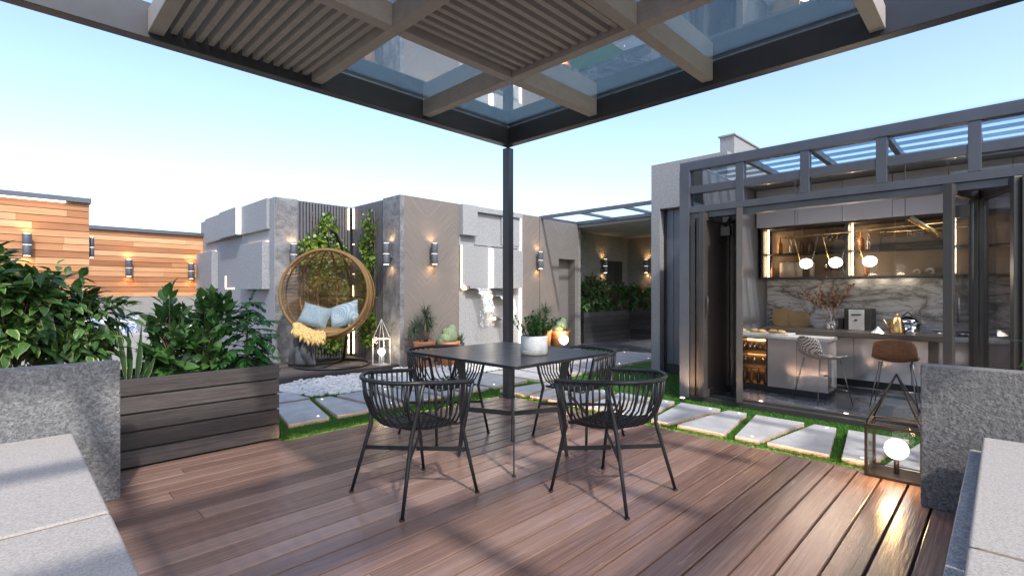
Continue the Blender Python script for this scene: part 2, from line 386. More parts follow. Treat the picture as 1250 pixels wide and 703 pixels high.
# grass blades
def grass(name, rects, dens, h):
    mb = MB()
    for (x0, x1, y0, y1) in rects:
        for _ in range(int((x1 - x0) * (y1 - y0) * dens)):
            px, py = random.uniform(x0, x1), random.uniform(y0, y1); a = random.uniform(0, 6.283); w = .0035; hh = h * random.uniform(.6, 1.2)
            dx, dy = math.cos(a), math.sin(a); lx, ly = random.uniform(-.012, .012), random.uniform(-.012, .012); mb.tint = random.random()
            i = (mb.v((px - dx*w, py - dy*w, -.026)), mb.v((px + dx*w, py + dy*w, -.026)), mb.v((px + lx, py + ly, -.026 + hh))); mb.f(i)
    o = mb.build(name, m_grass); o['kind'] = 'stuff'; return o
m_grass = leafmat('grass_blade', (.034, .125, .010), (.095, .26, .028), None, .5, .3)
grass('grass', [(4.075, 5.42, -.6, 4.15), (1.55, 5.4, 4.15, 5.6)], 8500, .023)
grass('grass', [(5.42, 7.2, 2.7, 5.6), (2.2, 5.4, 5.6, 6.0)], 3500, .028)
# nook platform with dark planks
mb = MB(); y = 6.64
mb.tint = .5
while y < 8.15:
    mb.tint = random.random(); mb.box(2.3, 4.27, y + .002, y + .138, -.02, .08); y += .14
struct(mb.build('platform', m_darkwood, bevel=.003))
struct(MB().box(8.85, 11.6, 3.9, 7.1, -.118, .03).build('paving', m_floor))
# pebble bed
mb = MB()
def inpeb(x, y):
    if y > 6.6 or y < 5.62 + .25 * max(0, 2.9 - x) : return False
    return 2.35 + .35 * (6.4 - y) * .6 < x < 6.7
hid = []
for _ in range(5200):
    x, y = random.uniform(2.2, 6.7), random.uniform(5.5, 6.62)
    if not inpeb(x, y): continue
    e = min(1, (y - 5.55) * 2.2, (x - 2.3) * 2.5); z = -.015 + random.uniform(0, .05) * e; r = random.uniform(.020, .040)
    c = Vector((x, y, z)); a = random.uniform(0, 3.14); q = MB(); q.ball((0, 0, 0), r * random.uniform(1, 1.35), r * random.uniform(.75, 1), r * random.uniform(.5, .75), 7, 5, .08)
    M = Matrix.Rotation(a, 3, 'Z') @ Matrix.Rotation(random.uniform(-.5, .5), 3, 'X'); o = len(mb.V)
    for vv in q.V: mb.V.append(tuple(M @ Vector(vv) + c)); mb.UV.append((0, 0)); mb.TI.append(.5)
    for ff, ss in zip(q.F, q.S): mb.F.append(tuple(i + o for i in ff)); mb.S.append(ss)
o = mb.build('pebbles', m_pebble); o['kind'] = 'stuff'

# ================================================================== PAVING SLABS (each a thing with its stud light)
def slab(pts, label, stud=None, group='stepping stones round the deck'):
    cx = sum(p[0] for p in pts) / len(pts); cy = sum(p[1] for p in pts) / len(pts)
    t = thing('paving_slab', label, 'paving slab', (cx, cy, -.026), 0, group)
    a = sum(pts[i][0] * pts[(i+1) % len(pts)][1] - pts[(i+1) % len(pts)][0] * pts[i][1] for i in range(len(pts)))
    if a < 0: pts = pts[::-1]
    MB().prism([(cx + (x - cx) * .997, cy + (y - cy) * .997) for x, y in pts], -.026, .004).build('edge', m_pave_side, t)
    MB().prism(pts, .0045, .015).build('top', m_slab, t, bevel=.002)
    if stud:
        MB().cyl((stud[0], stud[1]),   .010, .015, .018, 12).build('stud_light', m_ledw, t)
XF, XB = 4.22, 5.09
right = [
 ([(XB, 2.46), (XB, 2.045), (XF, 2.175), (XF, 2.335)], (5.02, 2.12), 'trapezoid slab ahead of the folded left door leaf, narrow end to the deck'),
 ([(XB, 1.97), (XB, 1.79), (XF, 1.667), (XF, 2.08)], (5.03, 1.84), 'trapezoid slab with its wide end to the deck in front of the wine cooler'),
 ([(XB, 1.703), (XB, 1.288), (XF, 1.40), (XF, 1.575)], (4.30, 1.47), 'trapezoid slab with narrow end to the deck, in front of the houndstooth stool'),
 ([(XB, 1.209), (XB, 1.04), (XF, .905), (XF, 1.327)], (5.03, 1.10), 'wide-fronted trapezoid slab directly left of the slab seen through the large lantern'),
 ([(XB, .95), (XB, .54), (XF, .66), (XF, .828)], (4.30, .72), 'slab partly seen through the lit lantern beside the low wall'),
 ([(XB, .46), (XB, .28), (XF, .16), (XF, .58)], None, 'slab hidden mostly by the rough low wall, right of the lantern'),
 ([(XB, 2.72), (XB, 2.54), (XF, 2.42), (XF, 2.84)], (5.02, 2.60), 'wide-fronted slab right of the right-hand chair, left of the narrow-fronted one'),
 ([(XB, 3.22), (XB, 2.80), (XF, 2.92), (XF, 3.10)], (4.3, 3.0), 'slab seen between the bars of the right-hand chair backrest'),
 ([(XB, 3.48), (XB, 3.30), (XF, 3.18), (XF, 3.60)], (5.02, 3.38), 'slab seen under the arm of the far right chair'),
 ([(XB, 3.98), (XB, 3.56), (XF, 3.68), (XF, 3.86)], (4.3, 3.76), 'slab just right of the pergola post, seen under the table'),
 ([(XB, 4.26), (XB, 4.06), (XF, 3.94), (XF, 4.36)], (5.0, 4.15), 'slab directly behind the foot of the pergola post'),
]
for p, s, l in right: slab(p, l, s)
YF, YB = 4.55, 5.45
left = [
 ([(1.50, YF), (1.70, YF), (1.86, YB), (1.40, YB)], None, 'slab emerging from behind the right end of the long timber planter'),
 ([(1.78, YF), (2.16, YF), (2.36, YB), (1.98, YB)], (2.10, 4.66), 'first whole slab right of the long timber planter, near the pebbles'),
 ([(2.24, YF), (2.70, YF), (2.60, YB), (2.42, YB)], (2.46, 5.36), 'slab tapering away beside the left chair, second from the timber planter'),
 ([(2.76, YF), (2.98, YF), (3.06, YB), (2.68, YB)], (2.9, 4.65), 'slab seen through the bars of the left-hand chair back'),
 ([(3.06, YF), (3.48, YF), (3.36, YB), (3.14, YB)], (3.25, 5.36), 'slab seen between the two left chairs'),
 ([(3.56, YF), (3.76, YF), (3.88, YB), (3.44, YB)], (3.66, 4.65), 'slab left of the pergola post beneath the far left chair'),
 ([(3.84, YF), (4.22, YF), (4.14, YB), (3.96, YB)], (4.0, 5.36), 'corner slab left behind the pergola post'),
 ([(4.30, YF), (4.92, YF), (4.92, YB), (4.22, YB)], (4.4, 4.65), 'large corner slab where both slab paths meet behind the post'),
 ([(1.98, 5.53), (2.40, 5.53), (2.34, 6.05), (2.12, 6.05)], None, 'small slab at the left edge of the white pebbles'),
]
for p, s, l in left: slab(p, l, s)
x = 5.0; k = 0
far_l = ['first slab of the far path beyond the meeting corner', 'second slab of the far path, seen under the table edge', 'far path slab left of the far right chair rim', 'far path slab behind the far right chair', 'far path slab in line with the two cactus pots', 'far path slab before the doorway recess', 'last wide slab before the planted alcove', 'end slab touching the alcove floor']
for k in range(8):
    w0, w1 = (.50, .34) if k % 2 else (.34, .50); c = x + .24
    slab([(c - w0 / 2, 4.42), (c + w0 / 2, 4.42), (c + w1 / 2, 5.42), (c - w1 / 2, 5.42)], far_l[k], (c, 4.52) if k % 2 == 0 else (c, 5.3)); x += .47

# ================================================================== PERGOLA
t = thing('pergola', 'dark steel pergola with timber cross beams, louvres and glass roof over the deck', 'pergola', (4, 4, 0))
def pb(name, m, x0, x1, y0, y1, z0, z1, par=t): return MB().box(x0, x1, y0, y1, z0, z1).build(name, m, par, bevel=.004)
X0, Y0 = -1.55, -1.75
pb('fascia_beam', m_steel, X0, 4.02, 3.92, 4.02, 2.83, 3.06); pb('fascia_beam', m_steel, 3.92, 4.02, Y0, 3.918, 2.83, 3.06)
pb('fascia_beam', m_steel, X0, X0 + .1, Y0, 3.918, 2.83, 3.06); pb('fascia_beam', m_steel, X0 + .102, 3.918, Y0, Y0 + .1, 2.83, 3.06)
pb('post', m_steel, 3.99, 4.075, 3.985, 4.075, 0, 2.828); MB().box(3.96, 4.105, 3.955, 4.105, 0, .008).build('base_plate', m_steel, t)
MB().box(X0, X0 + .09, Y0, Y0 + .09, -.1, 2.828).build('post', m_steel, t); MB().box(3.93, 4.015, Y0, Y0 + .09, -.1, 2.828).build('post', m_steel, t)
xs = [2.82, 1.755, .69, -.375]; ys = [2.775, 1.675, .575, -.525]; hw = .042
for i, x in enumerate(xs): pb('cross_beam', m_slat, x - hw, x + hw, Y0 + .1, 3.918, 2.865, 3.012)
for y in ys:
    e = [3.918] + [v for v in xs] + [X0 + .1]
    for k in range(len(e) - 1):
        a = e[k] - (hw + .001 if k else 0); b = e[k+1] + (hw + .001 if k < len(e) - 2 else 0); pb('cross_beam', m_slat, b, a, y - hw, y + hw, 2.864, 3.011)
for k in range(13):                                   # louvred bays
    x = .69 + hw + .02 + (1.065 - 2 * hw - .04) * (k + .5) / 13
    pb('louvre', m_slat, x - .019, x + .019, 2.775 + hw + .002, 3.918, 2.90, 2.985)
for k in range(12):
    y = 1.675 + hw + .02 + (1.10 - 2 * hw - .04) * (k + .5) / 12
    pb('louvre', m_slat, 1.755 + hw + .002, 2.82 - hw - .002, y - .019, y + .019, 2.90, 2.985)
for x0_, x1_, y0_, y1_ in ((X0 + .1, -.375 - hw, Y0 + .1, -.525 - hw), (-.375 + hw, .69 - hw, -.525 + hw, .575 - hw)):  # unseen bays, louvred for the striped shade on bench and deck
    for k in range(11):
        x = x0_ + .03 + (x1_ - x0_ - .06) * (k + .5) / 11
        pb('louvre', m_slat, x - .022, x + .022, y0_ + .002, y1_ - .002, 2.90, 2.985)
ex = [3.918] + xs + [X0 + .1]; ey = [3.918] + ys + [Y0 + .1]
for i in range(len(ex) - 1):
    for j in range(len(ey) - 1):
        if ey[j] < .6 or ex[i] < .7: continue        # unseen bays over the benches, left unglazed to let sun in
        MB().box(ex[i+1] + .002, ex[i] - .002, ey[j+1] + .002, ey[j] - .002, 3.0135, 3.0215).build('roof_pane', m_pglass, t)

# ================================================================== LOW WALLS, BENCHES, PLANTER
t = thing('low_wall', 'rough pitted grey concrete low wall behind the left bench', 'wall', (-.6, 3.72, 0))
MB().box(-1.8, .475, 3.66, 3.78, 0, .795).build('wall_body', m_conc, t, bevel=.006)
t = thing('low_wall', 'rough pitted brownish grey low wall behind the right bench', 'wall', (3.68, -.8, 0))
MB().box(3.60, 3.72, -2.2, .332, 0, .79).build('wall_body', m_concR, t, bevel=.006)
def cushion(name, x0, x1, y0, y1, z0, z1, par, m, r=.011):
    o = MB().box(x0, x1, y0, y1, z0, z1).build(name, m, par, bevel=r); o.modifiers['bevel'].segments = 4; return o
t = thing('bench', 'stone bench with pale oatmeal seat cushions beside the left low wall', 'bench', (-.5, 2, 0))
MB().box(-1.6, .262, .55, 3.64, 0, .385).build('base', m_granite, t, bevel=.004)
for a, b in ((2.185, 3.535), (.80, 2.165)): c = cushion('seat_cushion', -1.5, .255, a, b, .388, .45, t, m_fabric); MB().tube([(-1.48, a - .001, .436), (.22, a - .001, .436), (.245, a + .004, .436)], .008, 6).build('piping', m_cord, c)
t = thing('bench', 'stone bench with grey woven seat cushions beside the right low wall', 'bench', (2.5, -.6, 0))
MB().box(.9, 3.56, -1.6, .127, 0, .375).build('base', m_granite, t, bevel=.004)
for a, b in ((1.985, 3.50), (.95, 1.965)): c = cushion('seat_cushion', a, b, -1.55, .075, .378, .462, t, m_fabR); MB().tube([(a - .001, -1.5, .45), (a - .001, .04, .45), (a + .003, .066, .447)], .008, 6).build('piping', m_cord, c)
# timber planter
t = thing('timber_planter', 'long dark grey horizontal-board timber planter on the left deck edge', 'planter', (.1, 4.5, 0))
for k in range(5):
    z0 = .003 + k * .122; mb = MB(); mb.tint = random.random(); mb.box(-1.9, 1.58, 4.225, 4.25, z0 + .005, z0 + .114); mb.build('front_plank', m_darkwood, t, bevel=.003)
mb = MB(); mb.box(-1.9, 1.56, 4.251, 4.27, .0, .59).build('liner', m_dark, t)
mb = MB(); mb.box(1.555, 1.578, 4.271, 4.83, 0, .605).build('end_panel', m_darkwood, t); MB().box(-1.9, 1.55, 4.80, 4.83, 0, .605).build('back_panel', m_darkwood, t)
MB().box(-1.9, 1.55, 4.272, 4.798, 0, .56).build('soil', m_soil, t)

# ================================================================== GARDEN WALLS
t = thing('block_wall', 'grey stuccoed garden wall with raised backlit blocks behind the timber planter', 'wall', (2.98, 10, 0))
MB().box(2.98, 3.2, 8.17, 12.35, -.1, 2.69).build('wall_body', m_block, t)
def blk(x0, x1, y0, y1, z0, z1): return MB().box(x0, x1, y0, y1, z0, z1).build('raised_block', m_block, t, bevel=.004)
blk(2.86, 2.978, 9.64, 10.62, 2.20, 2.695); blk(2.92, 2.978, 10.64, 11.8, 2.20, 2.70); blk(2.86, 2.978, 8.36, 9.40, 1.24, 2.0); blk(2.86, 2.978, 11.1, 12.36, 1.26, 2.0); blk(2.93, 2.978, 8.36, 9.6, 2.2, 2.692)
MB().box(2.865, 2.97, 9.622, 9.632, 2.22, 2.69).build('led_strip', m_ledw, t); MB().box(2.955, 2.976, 8.40, 9.38, 2.004, 2.012).build('led_strip', m_led, t)
MB().box(2.955, 2.976, 11.2, 12.3, 2.004, 2.012).build('led_strip', m_led, t); MB().box(2.965, 2.976, 10.1, 10.6, 1.25, 1.262).build('led_strip', m_led, t); MB().box(2.965, 2.976, 10.6, 10.612, 1.27, 1.5).build('led_strip', m_led, t)
t = thing('alcove_wall', 'dark slatted wall with marbled concrete column behind the egg chair, facing the deck', 'wall', (3.6, 8.2, 0))
MB().box(3.202, 4.60, 8.25, 8.45, -.1, 2.69).build('wall_body', m_dark, t); MB().box(2.985, 3.34, 8.165, 8.249, .0, 2.693).build('concrete_column', m_dkconc, t)
mb = MB(); x = 3.345
while x < 4.24: mb.tint = random.random(); mb.box(x, x + .034, 8.19, 8.249, .05, 2.685); x += .052
m_slatw = simple('grey_slats', (.10, .10, .115), .12, 10, .5)
mb.build('slat_panel', m_slatw, t)
MB().box(4.225, 4.24, 8.17, 8.189, 2.28, 2.66).build('led_strip', m_led, t); MB().box(4.225, 4.24, 8.17, 8.189, .12, .75).build('led_strip', m_led, t)
t = thing('alcove_wall', 'dark slatted side wall with marbled concrete end right of the egg chair', 'wall', (4.3, 7.4, 0))
MB().box(4.36, 4.6, 6.90, 8.24, -.1, 2.69).build('wall_body', m_dark, t); MB().box(4.285, 4.359, 6.64, 7.14, -.02, 2.70).build('concrete_column', m_dkconc, t)
mb = MB(); y = 7.145
while y < 8.15: mb.tint = random.random(); mb.box(4.30, 4.359, y, y + .034, .05, 2.685); y += .052
mb.build('slat_panel', m_slatw, t)
for z0, z1 in ((2.30, 2.655), (2.02, 2.035), (1.78, 1.795), (1.5, 1.515), (1.12, 1.32), (.72, .78), (.12, .68)): MB().box(4.284, 4.299, 8.10, 8.135, z0, z1).build('led_strip', m_led, t)

t = thing('feature_wall', 'long chevron panelled garden wall with a pale stone water feature and doorway', 'wall', (6.5, 6.8, 0))
MB().box(4.36, 8.15, 6.665, 6.9, -.1, 2.69).build('wall_body', m_plaster, t)
MB().box(4.36, 5.46, 6.64, 6.664, -.02, 2.70).build('chevron_panel', m_chev, t); MB().box(6.98, 7.535, 6.64, 6.664, -.02, 2.70).build('chevron_panel', m_chev, t); MB().box(7.55, 8.149, 6.64, 6.664, -.02, 2.70).build('chevron_panel', m_chev, t)
MB().box(8.15, 8.82, 6.64, 6.9, 1.89, 2.70).build('chevron_panel', m_chev, t); MB().box(8.70, 8.82, 6.64, 6.9, -.02, 1.889).build('door_jamb', m_chev, t)
d = MB().box(8.15, 8.699, 6.82, 6.86, -.02, 1.889).build('door', m_chev, t); MB().box(8.22, 8.24, 6.79, 6.819, .9, 1.05).build('handle', m_steel, d)
MB().box(5.462, 6.978, 6.645, 6.664, -.02, 2.695).build('stone_panel', m_white, t)
def wb(x0, x1, z0, z1, p, m=None): return MB().box(x0, x1, 6.644 - p, 6.643, z0, z1).build('raised_stone', m or m_white, t, bevel=.003)
wb(5.465, 5.80, 2.17, 2.694, .10); wb(5.802, 6.975, 2.60, 2.694, .07); wb(5.465, 6.10, 1.24, 2.0, .045); wb(6.19, 6.93, 1.26, 1.98, .12); wb(6.45, 6.975, 2.06, 2.598, .03); wb(5.802, 6.975, 2.02, 2.055, .02)
MB().box(5.464, 5.478, 6.582, 6.597, 1.26, 2.0).build('led_strip', m_led, t)
for z0, z1 in ((1.27, 1.46), (1.475, 1.975)): MB().box(6.150, 6.184, 6.56, 6.64, z0, z1).build('led_strip', m_ledw, t)
for z0, z1 in ((.1, .62), (.64, 1.06), (1.08, 1.5), (1.52, 2.66)): MB().box(6.95, 6.976, 6.60, 6.642, z0, z1).build('led_strip', m_ledw, t)
def spout(x0, x1, z, reach):
    s = MB().box(x0, x1, 6.50, 6.644, z, z + .02).box(x0, x0 + .02, 6.5, 6.644, z + .02, z + .06).build('water_spout', m_dark, t)
    MB().box(x0 - .04, x0 - .004, 6.56, 6.62, z + .0, z + .05).build('spot_light', m_lens, s)
    mb = MB(); n = 14; rows = []
    xa, xb = x1 - (x1 - x0) * .75, x1 - .02
    for k in range(n + 1):
        q = k / n; yy = 6.50 - .10 * math.sqrt(q) * 1.3; zz = z + .022 - reach * q ** 1.6
        wd = 1 - .35 * q; c = (xa + xb) / 2 + .08 * q
        rows.append([mb.v((c + (j / 6 - .5) * (xb - xa) * wd + random.uniform(-.014, .014), yy + random.uniform(-.022, .022), zz + random.uniform(-.012, .012))) for j in range(7)])
    for a, b in zip(rows, rows[1:]):
        for j in range(6): mb.f((a[j], a[j+1], b[j+1], b[j]), True)
    for j in range(60):
        a = random.random(); q = random.random() ** .5; mb.ball((xa + (xb - xa) * a + .06, 6.39 + random.uniform(-.04, .04), z - reach * (.6 + .9 * q)), .006, .006, random.uniform(.008, .03), 5, 4)
    mb.build('water_stream', m_water, s)
spout(5.56, 6.02, 1.235, .42); spout(6.16, 6.60, 1.095, .40); spout(6.24, 6.42, .69, .25)

# cedar walls
def cedar(label, loc, x0, x1, y, z0, z1, led=None, base=None):
    t = thing('cedar_wall', label, 'wall', loc); mb = MB(); z = z0
    while z < z1 - .02:
        h = .098; x = x0 - random.uniform(0, 1)
        while x < x1:
            L = random.uniform(1.8, 4.2); a, b = max(x, x0), min(x + L, x1); mb.tint = random.random() ** .9
            if b > a + .01: mb.box(a + .001, b - .001, y, y + .02, z + .005, min(z + h, z1) - .003)
            x += L
        z += h
    mb.build('cladding', m_cedar, t); MB().box(x0, x1 - .002, y + .021, y + .3, -.1, z1).build('wall_core', m_dark, t)
    MB().box(x0, x1 + .02, y - .06, y + .34, z1 + .002, z1 + .075).build('coping', m_frame, t, bevel=.004)
    if led: MB().box(led[0], led[1], y - .045, y - .005, z1 - .018, z1 + .001).build('led_strip', m_ledw, t)
    if base: MB().box(x0, x1, y - .01, y + .02, -.1, z0 - .002).build('base_wall', m_plaster, t)
cedar('taller near cedar clad wall with a lit coping at the far left', (-1, 9.6, 0), -5, .88, 9.6, .9, 2.49, (-3, .62), True)
cedar('lower far cedar clad wall seen between the tall cedar wall and the block wall', (2, 12.2, 0), -.5, 4.2, 12.2, 1.10, 2.37, None, True)

# alcove with planter at the end of the far path
t = thing('garden_alcove', 'roofed roughcast alcove with a dark window at the end of the far path', 'alcove', (10, 6, 0))
MB().box(8.83, 11.9, 7.1, 7.3, -.1, 2.6).build('side_wall', m_pebwall, t); MB().box(11.6, 11.9, 3.9, 7.099, -.1, 2.6).build('back_wall', m_pebwall, t)
MB().box(8.83, 8.93, 6.66, 7.099, -.1, 2.6).build('end_wall', m_pebwall, t)
MB().box(8.83, 11.9, 3.84, 7.3, 2.602, 2.70).build('roof_slab', m_plaster, t)
w = MB().box(10.60, 11.30, 7.085, 7.099, 1.38, 1.98).build('window', m_steel, t)
for a, b in ((10.63, 10.93), (10.97, 11.27)): MB().box(a, b, 7.075, 7.084, 1.41, 1.95).build('pane', m_dark, w)
t = thing('glass_canopy', 'flat frosted glass canopy in a grey frame over the doorway', 'canopy', (8.2, 5.2, 2.7))
MB().box(7.58, 7.63, 3.84, 6.70, 2.66, 2.725).build('frame_beam', m_frame, t); MB().box(8.77, 8.825, 3.84, 6.70, 2.66, 2.725).build('frame_beam', m_frame, t)
for y in (6.66, 5.72, 4.78, 3.88): MB().box(7.632, 8.768, y - .02, y + .02, 2.67, 2.72).build('cross_bar', m_frame, t)
for a, b in ((5.745, 6.635), (4.805, 5.695), (3.905, 4.755)): MB().box(7.634, 8.766, a, b, 2.695, 2.705).build('glass_pane', m_canopyglass, t)
t = thing('timber_planter', 'black L-shaped timber planter in the roughcast alcove', 'planter', (10, 6.9, 0))
for k in range(6):
    z = .032 + k * .118
    mb = MB(); mb.tint = random.random(); mb.box(9.2, 11.14, 6.75, 6.775, z, z + .112); mb.build('front_plank', m_blackwood, t)
    mb = MB(); mb.tint = random.random(); mb.box(11.141, 11.165, 4.6, 6.774, z, z + .112); mb.build('front_plank', m_blackwood, t)
MB().box(9.2, 11.6, 6.776, 7.09, .03, .68).build('soil', m_soil, t); MB().box(11.17, 11.59, 4.6, 6.775, .03, .68).build('soil', m_soil, t); MB().box(9.175, 9.199, 6.75, 7.09, .03, .735).build('end_panel', m_blackwood, t)
# ================================================================== REAR BLOCK AND GLASS HOUSE
t = thing('rear_block', 'concrete block with grey metal panel left of the glass kitchen', 'building', (7, 3.2, 0))
MB().box(6.85, 8.6, 2.66, 3.79, 2.43, 3.10).build('upper_wall', m_pier, t); MB().box(6.85, 8.6, 3.65, 3.79, -.1, 2.429).build('pier', m_pier, t)
MB().box(6.98, 8.6, 2.66, 3.649, -.1, .12).build('plinth', m_dark, t)
mb = MB(); y = 2.66
while y < 3.60:
    mb.tint = random.random(); mb.box(6.985, 7.03, y, y + .205, .122, 2.428); y += .21
mb.build('metal_panel', m_frame, t, bevel=.004)
MB().box(6.97, 8.6, 3.61, 3.648, .122, 2.428).build('panel_reveal', m_dark, t)
t = thing('roof_chimney', 'pale concrete chimney block behind the glass kitchen roof', 'chimney', (7.8, 3, 3)); MB().box(7.6, 8.6, 2.85, 3.06, 3.101, 3.52).build('chimney_body', m_pier, t); MB().box(7.58, 8.62, 2.83, 3.08, 3.521, 3.545).build('cap', m_pier, t)

gh = thing('glass_house', 'slate framed glass garden kitchen with folding doors on the right', 'building', (6.4, 1, 0))
XG = 5.43
def fr(x0, x1, y0, y1, z0, z1, name='frame_bar', m=m_frame, par=gh, bev=.003): return MB().box(x0, x1, y0, y1, z0, z1).build(name, m, par, bevel=bev)
YL, YR = 2.645, -1.7
fr(XG, XG + .1, YR, YL, 2.565, 2.665, 'top_beam'); fr(XG + .01, XG + .09, YR, 2.53, 2.30, 2.385, 'transom'); fr(XG, XG + .11, YR, 2.53, 2.085, 2.155, 'header'); fr(XG + .02, XG + .13, YR, 2.53, 2.02, 2.083, 'track')
fr(XG - .01, XG + .11, 2.53, YL, 0, 2.563, 'corner_post')
for y in (1.985, 1.375, .77, .165, -.44, -1.05): fr(XG + .005, XG + .095, y - .04, y + .04, 2.157, 2.563, 'mullion')
yy = [2.53, 2.025, 1.945, 1.415, 1.335, .81, .73, .205, .125, -.40, -.48, -1.01, -1.09, -1.66]
for k in range(0, len(yy), 2):
    fr(XG + .05, XG + .058, yy[k+1] , yy[k], 2.387, 2.563, 'glass_pane', m_wglass, bev=0); fr(XG + .05, XG + .058, yy[k+1], yy[k], 2.157, 2.298, 'glass_pane', m_wglass, bev=0)
# roof: rafters, louvres, glass, soffit
for y in (2.58, 1.985, 1.375, .77, .165, -.44, -1.05): fr(XG + .102, 6.94, y - .025, y + .025, 2.60, 2.665, 'rafter')
for x in (5.75, 6.02, 6.29, 6.56, 6.83): fr(x - .042, x + .042, YR, 2.55, 2.672, 2.69, 'roof_bar', m_louvglass, bev=0)
fr(XG + .102, 6.94, YR, 2.6, 2.70, 2.708, 'roof_glass', m_canopyglass, bev=0)
mb = MB(); x = 6.945
while x < 7.85: mb.box(x, x + .055, YR, 2.45, 2.595, 2.64); x += .065
mb.build('ribbed_soffit', m_slatw, gh); fr(6.945, 8.1, YR, 2.64, 2.645, 2.70, 'roof_slab', m_pier)
m_inner = simple('inner_grey_panel', (.14, .14, .152), .06, 3, .35)
# walls, floor, sill
fr(5.62, 8.1, 2.46, 2.60, 0, 2.59, 'side_wall', m_inner, bev=0); fr(7.78, 8.1, YR, 2.459, 0, 2.59, 'back_wall', m_upper, bev=0); fr(5.55, 8.1, YR - .15, YR - .002, 0, 2.59, 'side_wall', m_upper, bev=0)
fr(7.76, 7.779, YR, 2.44, .70, 1.40, 'backsplash', m_marble, bev=0)
fr(5.56, 7.77, YR, 2.458, -.1, .05, 'floor', m_floor, bev=0)
fr(XG, XG + .07, YR, YL - .12, -.1, .035, 'sill', m_bronze); fr(XG + .071, 5.559, YR, YL - .12, -.1, .062, 'sill', m_bronze)
for y in (1.80, 1.05): MB().cyl((5.52, y), .018, .0621, .066, 16).build('sill_glint', m_ledw, gh)  # glowing discs stand in for light reflected on the sill
# fixed side light left of the doors
fr(XG + .01, XG + .08, 2.47, 2.528, .036, 2.018, 'door_jamb', m_bronze); s = fr(XG + .02, XG + .07, 2.415, 2.46, .036, 2.018, 'side_light', m_bronze)
fr(XG + .04, XG + .048, 2.461, 2.469, .1, 1.96, 'glass_pane', m_wglass, s, 0)
# folding door leaves
def leaf_door(a, b, label=None, dark=False):
    a = Vector((a[0], a[1], 0)); b = Vector((b[0], b[1], 0)); L = (b - a).length; d = (b - a).normalized(); n = Vector((-d.y, d.x, 0))
    q = MB()
    def stile(t0, t1, z0, z1, th=.03, mbx=None):
        p0 = a + d * t0; p1 = a + d * t1; pts = [p0 + n * th, p1 + n * th, p1 - n * th, p0 - n * th]; pts = [(p.x, p.y) for p in pts]
        (mbx or q).prism(pts[::-1], z0, z1)
    stile(0, .055, .04, 2.075, .032); stile(L - .055, L, .04, 2.075, .032); stile(.056, L - .056, .04, .13); stile(.056, L - .056, 1.985, 2.075)
    o = q.build('door_leaf', m_bronze, gh, bevel=.004)
    if label: o['label'] = label
    g = MB(); stile(.056, L - .056, .131, 1.984, .004, g); g.build('glass_pane', m_darkglass if dark else m_dglass, o)
    h = MB(); p = a + d * .03 - n * .06 
    h.tube([p + Vector((0, 0, .95)), p + Vector((0, 0, 1.15))], .008, 6); h.build('handle', m_steel, o)
m_darkglass = simple('dark_reflection_glass', (.055, .047, .044), .1, 3, .3)  # opaque pane colour stands in for the dark room mirrored in it
leaf_door((5.375, 2.37), (5.89, 2.27), 'folded door leaf with a dark reflection coloured into its glass', True); leaf_door((5.92, 2.235), (5.385, 1.965), None, True)
leaf_door((5.375, .325), (5.89, .17)); leaf_door((5.92, .14), (5.385, -.085)); leaf_door((5.375, -.62), (5.385, -.10))
for y0 in (2.2, .25, ): fr(5.60, 5.66, y0 - .05, y0 + .05, 1.82, 1.92, 'bracket', m_bronze)

# ---------------------------------------------------------------- kitchen fittings
m_niche = simple('bronze_back_panel', (.22, .18, .14), .1, 5, .35)
t = thing('kitchen_island', 'white gloss island with pale stone top under the dark bar top', 'kitchen island', (6.35, 1.75, .05))
fr(6.156, 6.55, 1.335, 1.935, .115, .665, 'body', m_gloss, t); fr(6.17, 6.55, 1.35, 2.30, .051, .113, 'plinth', m_dark, t); fr(6.13, 6.57, 1.31, 2.44, .667, .70, 'top', m_slab, t)
fr(6.153, 6.1555, 1.63, 1.634, .12, .66, 'seam', m_dark, t, 0); fr(6.10, 6.155, 1.332, 1.36, .30, .31, 'rail', m_steel, t, 0)
t = thing('wine_cooler', 'lit wine cooler full of bottles and glasses left of the island', 'wine cooler', (6.35, 2.1, .115))
fr(6.53, 6.55, 1.94, 2.30, .115, .665, 'back', m_niche, t); fr(6.16, 6.53, 1.94, 1.955, .115, .665, 'side', m_dark, t); fr(6.16, 6.53, 2.285, 2.30, .115, .665, 'side', m_dark, t)
for z in (.115, .30, .47, .65): fr(6.18, 6.528, 1.957, 2.283, z, z + .01, 'shelf', m_dark, t, 0)
fr(6.51, 6.528, 1.96, 2.28, .60, .615, 'led_strip', m_ledo, t, 0); fr(6.51, 6.528, 1.96, 2.28, .43, .44, 'led_strip', m_ledo, t, 0); fr(6.51, 6.528, 1.96, 2.28, .27, .28, 'led_strip', m_ledo, t, 0)
m_bott = simple('bottle_glass', (.10, .05, .02), .4, 10, .1); m_amber = simple('amber_bottle', (.35, .13, .03), .3, 10, .1); m_clear = glass('drinking_glass', (.85, .85, .85), .2)
def bottle(c, s, m, label, group, name='bottle'):
    return rebase(tag(MB().lathe(c, [(.001, 0), (.034*s, 0), (.036*s, .02*s), (.036*s, .14*s), (.012*s, .19*s), (.011*s, .25*s), (.014*s, .255*s), (.001, .26*s)], 12).build(name, m), label, 'bottle', group), c)
def goblet(c, s, label, group, inv=False):
    pr = [(.001, 0), (.03*s, .002), (.004*s, .008), (.004*s, .07*s), (.03*s, .10*s), (.036*s, .15*s), (.03*s, .19*s)]
    if inv: pr = [(r, .19*s - z) for r, z in pr][::-1]
    return rebase(tag(MB().lathe(c, pr, 12, False).build('wine_glass', m_clear), label, 'wine glass', group), c)
